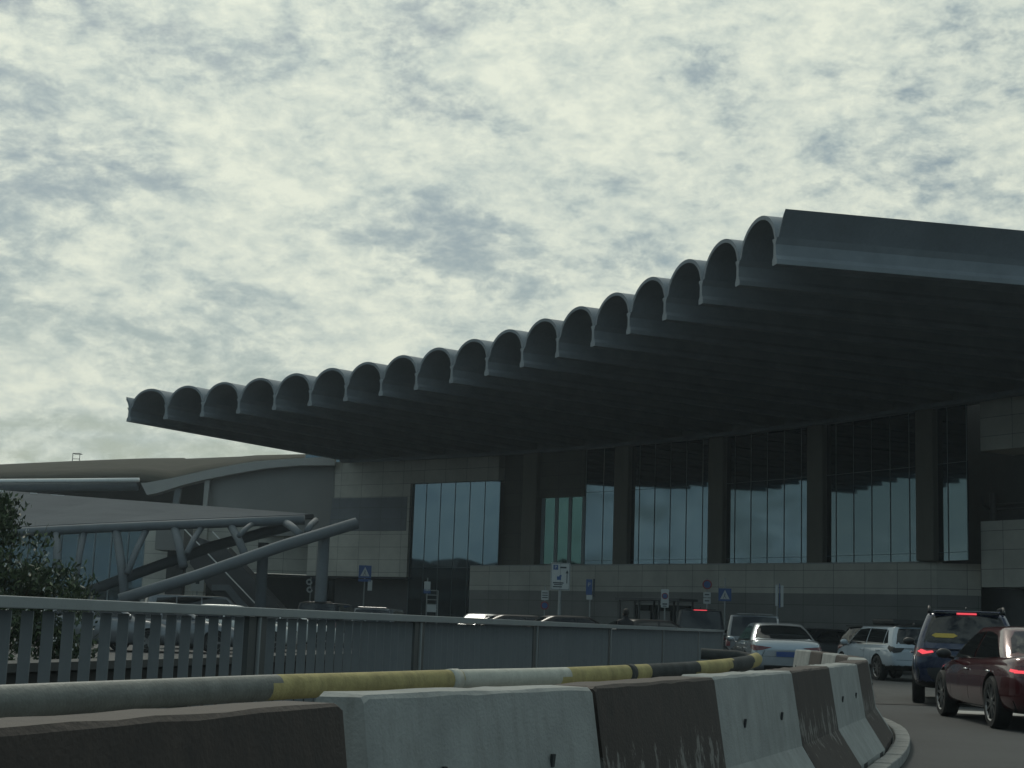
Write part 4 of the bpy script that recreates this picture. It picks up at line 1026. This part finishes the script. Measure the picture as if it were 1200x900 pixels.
# ------------------------------------------------------------ person behind the fence
def person(x, d, h):
    p = ground(x, d); t = thing('person', 'person in dark clothes standing behind the fence between black cars', 'person', p, rad(200))
    bm = bmesh.new(); s = h/1.75
    J_ = {'pel':(0,0,.95),'sp':(0,0,1.2),'ch':(0,0,1.38),'nk':(0,0,1.5),'hd':(0,-.01,1.62),'ht':(0,0,1.72)}
    vs = {k: bm.verts.new(Vector(v)*s) for k, v in J_.items()}
    R_ = {'pel':.15,'sp':.14,'ch':.15,'nk':.06,'hd':.095,'ht':.06}
    for a, b_ in (('pel','sp'),('sp','ch'),('ch','nk'),('nk','hd'),('hd','ht')): bm.edges.new((vs[a], vs[b_]))
    order = [R_[k] for k in J_]
    for sd in (1,-1):
        ch = [((.10*sd,0,.88),.09),((.11*sd,-.01,.50),.062),((.11*sd,.01,.10),.045),((.12*sd,-.12,.04),.04)]
        prev = vs['pel']
        for q, r in ch: v = bm.verts.new(Vector(q)*s); order.append(r); bm.edges.new((prev, v)); prev = v
        ch = [((.20*sd,0,1.40),.06),((.25*sd,.01,1.12),.045),((.24*sd,-.10,.90),.035),((.23*sd,-.14,.82),.032)]
        prev = vs['ch']
        for q, r in ch: v = bm.verts.new(Vector(q)*s); order.append(r); bm.edges.new((prev, v)); prev = v
    me = bpy.data.meshes.new('body'); bm.to_mesh(me); bm.free(); o = bpy.data.objects.new('body', me); COL.objects.link(o); o.parent = t
    o.modifiers.new('k','SKIN'); o.modifiers.new('s','SUBSURF').levels = 2
    for i, r in enumerate(order): me.skin_vertices[0].data[i].radius = (r*s, r*s)
    me.skin_vertices[0].data[0].use_root = True
    me.materials.append(M_jacket)
    bm = bmesh.new(); bmesh.ops.create_uvsphere(bm, u_segments=14, v_segments=10, radius=1, matrix=Matrix.Translation((0,-.012,1.645*s)) @ Matrix.Diagonal((.078,.095,.115,1))); obj('face', bm, M_skin, t, smooth=True)
    bm = bmesh.new(); bmesh.ops.create_uvsphere(bm, u_segments=14, v_segments=10, radius=1, matrix=Matrix.Translation((0,.015,1.675*s)) @ Matrix.Diagonal((.09,.1,.105,1))); obj('hair', bm, M_hair, t, smooth=True)
person(733, 41, 1.66)

# ------------------------------------------------------------ oleander bush
def bush(x, d):
    p = ground(x, d); t = thing('oleander_tree', 'bushy dark green tree dotted with white flowers behind the fence at left', 'tree', p); t.scale = (.88,.88,.97)
    bm = bmesh.new(); tips = []
    rnd = random.Random(3)
    for k in range(11):
        a = rnd.uniform(0, 2*pi); l = rnd.uniform(1.0, 2.1); sp = rnd.uniform(.1,.75)
        pts = [(rnd.uniform(-.1,.1), rnd.uniform(-.1,.1), 0)]
        for q in (.35,.7,1): pts.append((cos(a)*sp*l*q, sin(a)*sp*l*q, l*q*(1.15-.25*sp)))
        tube(bm, pts, [.045,.035,.022,.012], 6); tips.append(Vector(pts[-1]))
    obj('trunk', bm, M_bark, t)
    lobes = [(-1.9,0,1.9,1.2),(-.9,.2,2.2,1.05),(0,0,2.0,1.0),(.5,-.1,1.5,.95),(1.1,0,1.05,.85),(-1.0,-.4,1.0,1.1),(.2,-.5,.7,1.0),(1.5,.1,.55,.55),(-2.4,-.1,2.6,.55),(-.15,0,2.75,.38)]
    cl_ = []
    for k in range(150):
        lx, ly, lz, lr = rnd.choice(lobes)
        v = Vector((rnd.gauss(0,1), rnd.gauss(0,1), rnd.gauss(0,1))).normalized()*lr*(rnd.random()**.35); cl_.append(Vector((lx,ly,lz))+v)
    for m_, cnt, nm in ((M_leaf, 8500, 'leaves'), (M_leaf2, 6500, 'leaves')):
        bm = bmesh.new()
        for k in range(cnt):
            q = rnd.choice(cl_); c = q + Vector((rnd.gauss(0,1), rnd.gauss(0,1), rnd.gauss(0,.8)))*.155*(1 if m_ is M_leaf else 1.25)
            if c.z < .05: c.z = rnd.uniform(.05,.5)
            dr = Vector((rnd.uniform(-1,1), rnd.uniform(-1,1), rnd.uniform(.1,1.2))).normalized(); sd = dr.cross(Vector((rnd.uniform(-1,1),rnd.uniform(-1,1),rnd.uniform(-1,1)))).normalized()
            l = rnd.uniform(.11,.19); w = .026
            vs = [bm.verts.new(c), bm.verts.new(c+dr*l*.5+sd*w), bm.verts.new(c+dr*l), bm.verts.new(c+dr*l*.5-sd*w)]; bm.faces.new(vs)
        obj(nm, bm, m_, t, recalc=False)
    bm = bmesh.new()
    for k in range(130):
        lx, ly, lz, lr = rnd.choice(lobes)
        v = Vector((rnd.gauss(0,1), -abs(rnd.gauss(0,1)), rnd.gauss(.3,1))).normalized()*lr*rnd.uniform(.95,1.05); c = Vector((lx,ly,lz))+v
        c.z = max(c.z, .2)
        for q in range(5):
            o_ = Vector((rnd.uniform(-1,1),rnd.uniform(-1,1),rnd.uniform(-1,1)))*.035; sd = Vector((rnd.uniform(-1,1),rnd.uniform(-1,1),0)).normalized()*.022
            vs = [bm.verts.new(c+o_), bm.verts.new(c+o_+sd), bm.verts.new(c+o_+sd+Vector((0,0,.03))), bm.verts.new(c+o_+Vector((0,0,.03)))]; bm.faces.new(vs)
    fl_ = obj('flowers', bm, M_flower, t, recalc=False); fl_['kind'] = 'stuff'
bush(-8, 27)

hm = bpy.data.materials.new('glare_veil'); hm.use_nodes = True; hn = hm.node_tree; hn.nodes.clear(); ho = hn.nodes.new('ShaderNodeOutputMaterial'); hp = hn.nodes.new('ShaderNodeVolumePrincipled')
hp.inputs['Color'].default_value = (.78,.9,.97,1); hp.inputs['Density'].default_value = .0005; hp.inputs['Anisotropy'].default_value = .3; hn.links.new(hp.outputs[0], ho.inputs['Volume'])
bm = bmesh.new(); box(bm, (0,0,14), (1240,1240,30)); setp(obj('glare_veil', bm, hm), kind='stuff')  # thin volume added to lift the blacks, standing in for windscreen veil
# ------------------------------------------------------------ sky, sun, camera
SUN_EL, SUN_AZ = 48, -14          # azimuth from +Y, clockwise
SKX, SKZ = .35, .6
w = bpy.data.worlds.new('World'); sc.world = w; w.use_nodes = True; nt = w.node_tree; N = nt.nodes; L = nt.links
bg = N['Background']; out = N['World Output']
sky = N.new('ShaderNodeTexSky'); sky.sky_type = 'NISHITA'; sky.sun_disc = False; sky.sun_elevation = rad(SUN_EL); sky.sun_rotation = rad(SUN_AZ); sky.air_density = 1.2; sky.dust_density = 1.5
sky_s = N.new('ShaderNodeVectorMath'); sky_s.operation = 'MULTIPLY'; sky_s.inputs[1].default_value = (.93,.99,.90); L.new(sky.outputs[0], sky_s.inputs[0])
tc = N.new('ShaderNodeTexCoord')
def math_(op, a, b=None, clamp=False):
    n = N.new('ShaderNodeMath'); n.operation = op; n.use_clamp = clamp
    for i, v in enumerate((a, b)):
        if v is None: continue
        if isinstance(v, (int, float)): n.inputs[i].default_value = v
        else: L.new(v, n.inputs[i])
    return n.outputs[0]
sep = N.new('ShaderNodeSeparateXYZ'); L.new(tc.outputs['Generated'], sep.inputs[0])
zc = math_('MAXIMUM', sep.outputs[2], 0.0); zz_ = math_('ADD', zc, .07)
u = math_('DIVIDE', sep.outputs[0], zz_); v = math_('DIVIDE', sep.outputs[1], zz_)
cmb = N.new('ShaderNodeCombineXYZ'); L.new(u, cmb.inputs[0]); L.new(v, cmb.inputs[1])
def noise(scale, detail, rough, dist=0, rot=0, sc_=(1,1,1), off=(0,0,0)):
    mp = N.new('ShaderNodeMapping'); mp.inputs['Rotation'].default_value = (0,0,rad(rot)); mp.inputs['Scale'].default_value = sc_; mp.inputs['Location'].default_value = off
    L.new(cmb.outputs[0], mp.inputs['Vector']); n = N.new('ShaderNodeTexNoise'); n.inputs['Scale'].default_value = scale; n.inputs['Detail'].default_value = detail; n.inputs['Roughness'].default_value = rough; n.inputs['Distortion'].default_value = dist
    L.new(mp.outputs[0], n.inputs['Vector']); return n.outputs['Fac']
def ramp(fac, p0, p1, c0=(0,0,0,1), c1=(1,1,1,1), interp='EASE'):
    r = N.new('ShaderNodeValToRGB'); r.color_ramp.interpolation = interp; r.color_ramp.elements[0].position = p0; r.color_ramp.elements[1].position = p1; r.color_ramp.elements[0].color = c0; r.color_ramp.elements[1].color = c1
    L.new(fac, r.inputs['Fac']); return r.outputs[0]
def noise3(scale, detail, rough, dist=0, sc_=(1,1,1.7), off=(0,0,0), rot=(0,0,0)):
    mp = N.new('ShaderNodeMapping'); mp.inputs['Rotation'].default_value = tuple(rad(a) for a in rot); mp.inputs['Scale'].default_value = sc_; mp.inputs['Location'].default_value = off
    L.new(tc.outputs['Generated'], mp.inputs['Vector']); n = N.new('ShaderNodeTexNoise'); n.inputs['Scale'].default_value = scale; n.inputs['Detail'].default_value = detail; n.inputs['Roughness'].default_value = rough; n.inputs['Distortion'].default_value = dist
    L.new(mp.outputs[0], n.inputs['Vector']); return n.outputs['Fac']
ROT = (0, 12, 0)
big = noise3(2.6, 4, .55, .2, (1,1,1.9), (SKX,0,SKZ), ROT)
mid = noise3(11, 10, .66, .3, (1,1,2.1), (1.3,0,.2), ROT)
puff = noise3(48, 8, .66, .2, (1,1,1.8), (0,0,0), ROT)
band = noise(1.3, 5, .55, .2, 10, (1,1.3,1), (.7,.2,0))
dens = math_('ADD', math_('ADD', math_('MULTIPLY', big, .48), math_('MULTIPLY', mid, .42)), math_('ADD', math_('MULTIPLY', puff, .16), math_('MULTIPLY', math_('SUBTRACT', band, .5), .22)))
cover0 = ramp(dens, .43, .57)
hz_ = N.new('ShaderNodeMapRange'); hz_.inputs['From Min'].default_value = .0; hz_.inputs['From Max'].default_value = .14; hz_.inputs['To Min'].default_value = .93; hz_.inputs['To Max'].default_value = 0; L.new(sep.outputs[2], hz_.inputs['Value'])
cover = math_('MAXIMUM', cover0, hz_.outputs[0])
shade = ramp(math_('ADD', math_('ADD', math_('MULTIPLY', mid, .38), math_('MULTIPLY', puff, .40)), math_('MULTIPLY', big, .22)), .41, .60, interp='LINEAR')
# forward glow of thin cloud towards the hidden sun
sd = Vector((sin(rad(SUN_AZ))*cos(rad(SUN_EL)), cos(rad(SUN_AZ))*cos(rad(SUN_EL)), sin(rad(SUN_EL))))
dp = N.new('ShaderNodeVectorMath'); dp.operation = 'DOT_PRODUCT'; dp.inputs[1].default_value = sd; L.new(tc.outputs['Generated'], dp.inputs[0])
fw = N.new('ShaderNodeMapRange'); fw.inputs['From Min'].default_value = -.6; fw.inputs['From Max'].default_value = 1; fw.inputs['To Min'].default_value = .42; fw.inputs['To Max'].default_value = 1.12; L.new(dp.outputs['Value'], fw.inputs['Value'])
mixc = N.new('ShaderNodeMix'); mixc.data_type = 'RGBA'; L.new(shade, mixc.inputs[0]); mixc.inputs[6].default_value = (.37,.44,.43,1); mixc.inputs[7].default_value = (.655,.69,.585,1)
tf = N.new('ShaderNodeMapRange'); tf.inputs['From Min'].default_value = -.3; tf.inputs['From Max'].default_value = .75; L.new(dp.outputs['Value'], tf.inputs['Value'])
tm = N.new('ShaderNodeMix'); tm.data_type = 'RGBA'; L.new(tf.outputs[0], tm.inputs[0]); tm.inputs[6].default_value = (.78,1.03,1.32,1); tm.inputs[7].default_value = (1,1,1,1)
tt_ = N.new('ShaderNodeVectorMath'); tt_.operation = 'MULTIPLY'; L.new(mixc.outputs[2], tt_.inputs[0]); L.new(tm.outputs[2], tt_.inputs[1])
cl = N.new('ShaderNodeVectorMath'); cl.operation = 'SCALE'; L.new(tt_.outputs[0], cl.inputs[0]); L.new(fw.outputs[0], cl.inputs['Scale'])
bk = N.new('ShaderNodeMix'); bk.data_type = 'RGBA'; L.new(cover, bk.inputs[0])
sks = N.new('ShaderNodeVectorMath'); sks.operation = 'SCALE'; sks.inputs['Scale'].default_value = .045; L.new(sky_s.outputs[0], sks.inputs[0])
L.new(sks.outputs[0], bk.inputs[6]); L.new(cl.outputs[0], bk.inputs[7])
scl = N.new('ShaderNodeVectorMath'); scl.operation = 'SCALE'; scl.inputs['Scale'].default_value = 10; L.new(bk.outputs[2], scl.inputs[0])
L.new(scl.outputs[0], bg.inputs['Color']); bg.inputs['Strength'].default_value = .1
sl = bpy.data.lights.new('sun', 'SUN'); sl.energy = .9; sl.angle = rad(14); sl.color = (1,.96,.84); so = bpy.data.objects.new('sun', sl); COL.objects.link(so)
so.rotation_euler = (-sd).to_track_quat('-Z','Y').to_euler(); so.location = (0,0,60)
cam = bpy.data.cameras.new('camera'); co = bpy.data.objects.new('camera', cam); COL.objects.link(co); sc.camera = co
cam.sensor_width = 36; cam.lens = 36*FPX/1200; cam.clip_end = 5000; cam.clip_start = .05
co.matrix_world = Matrix.Translation((0,0,EYE)) @ Matrix(((CR.x,CU.x,-_F.x),(CR.y,CU.y,-_F.y),(CR.z,CU.z,-_F.z))).to_4x4()
vs_ = sc.view_settings; vs_.view_transform = 'Standard'; vs_.look = 'None'; vs_.exposure = .2; vs_.gamma = 1
sc.render.film_transparent = False
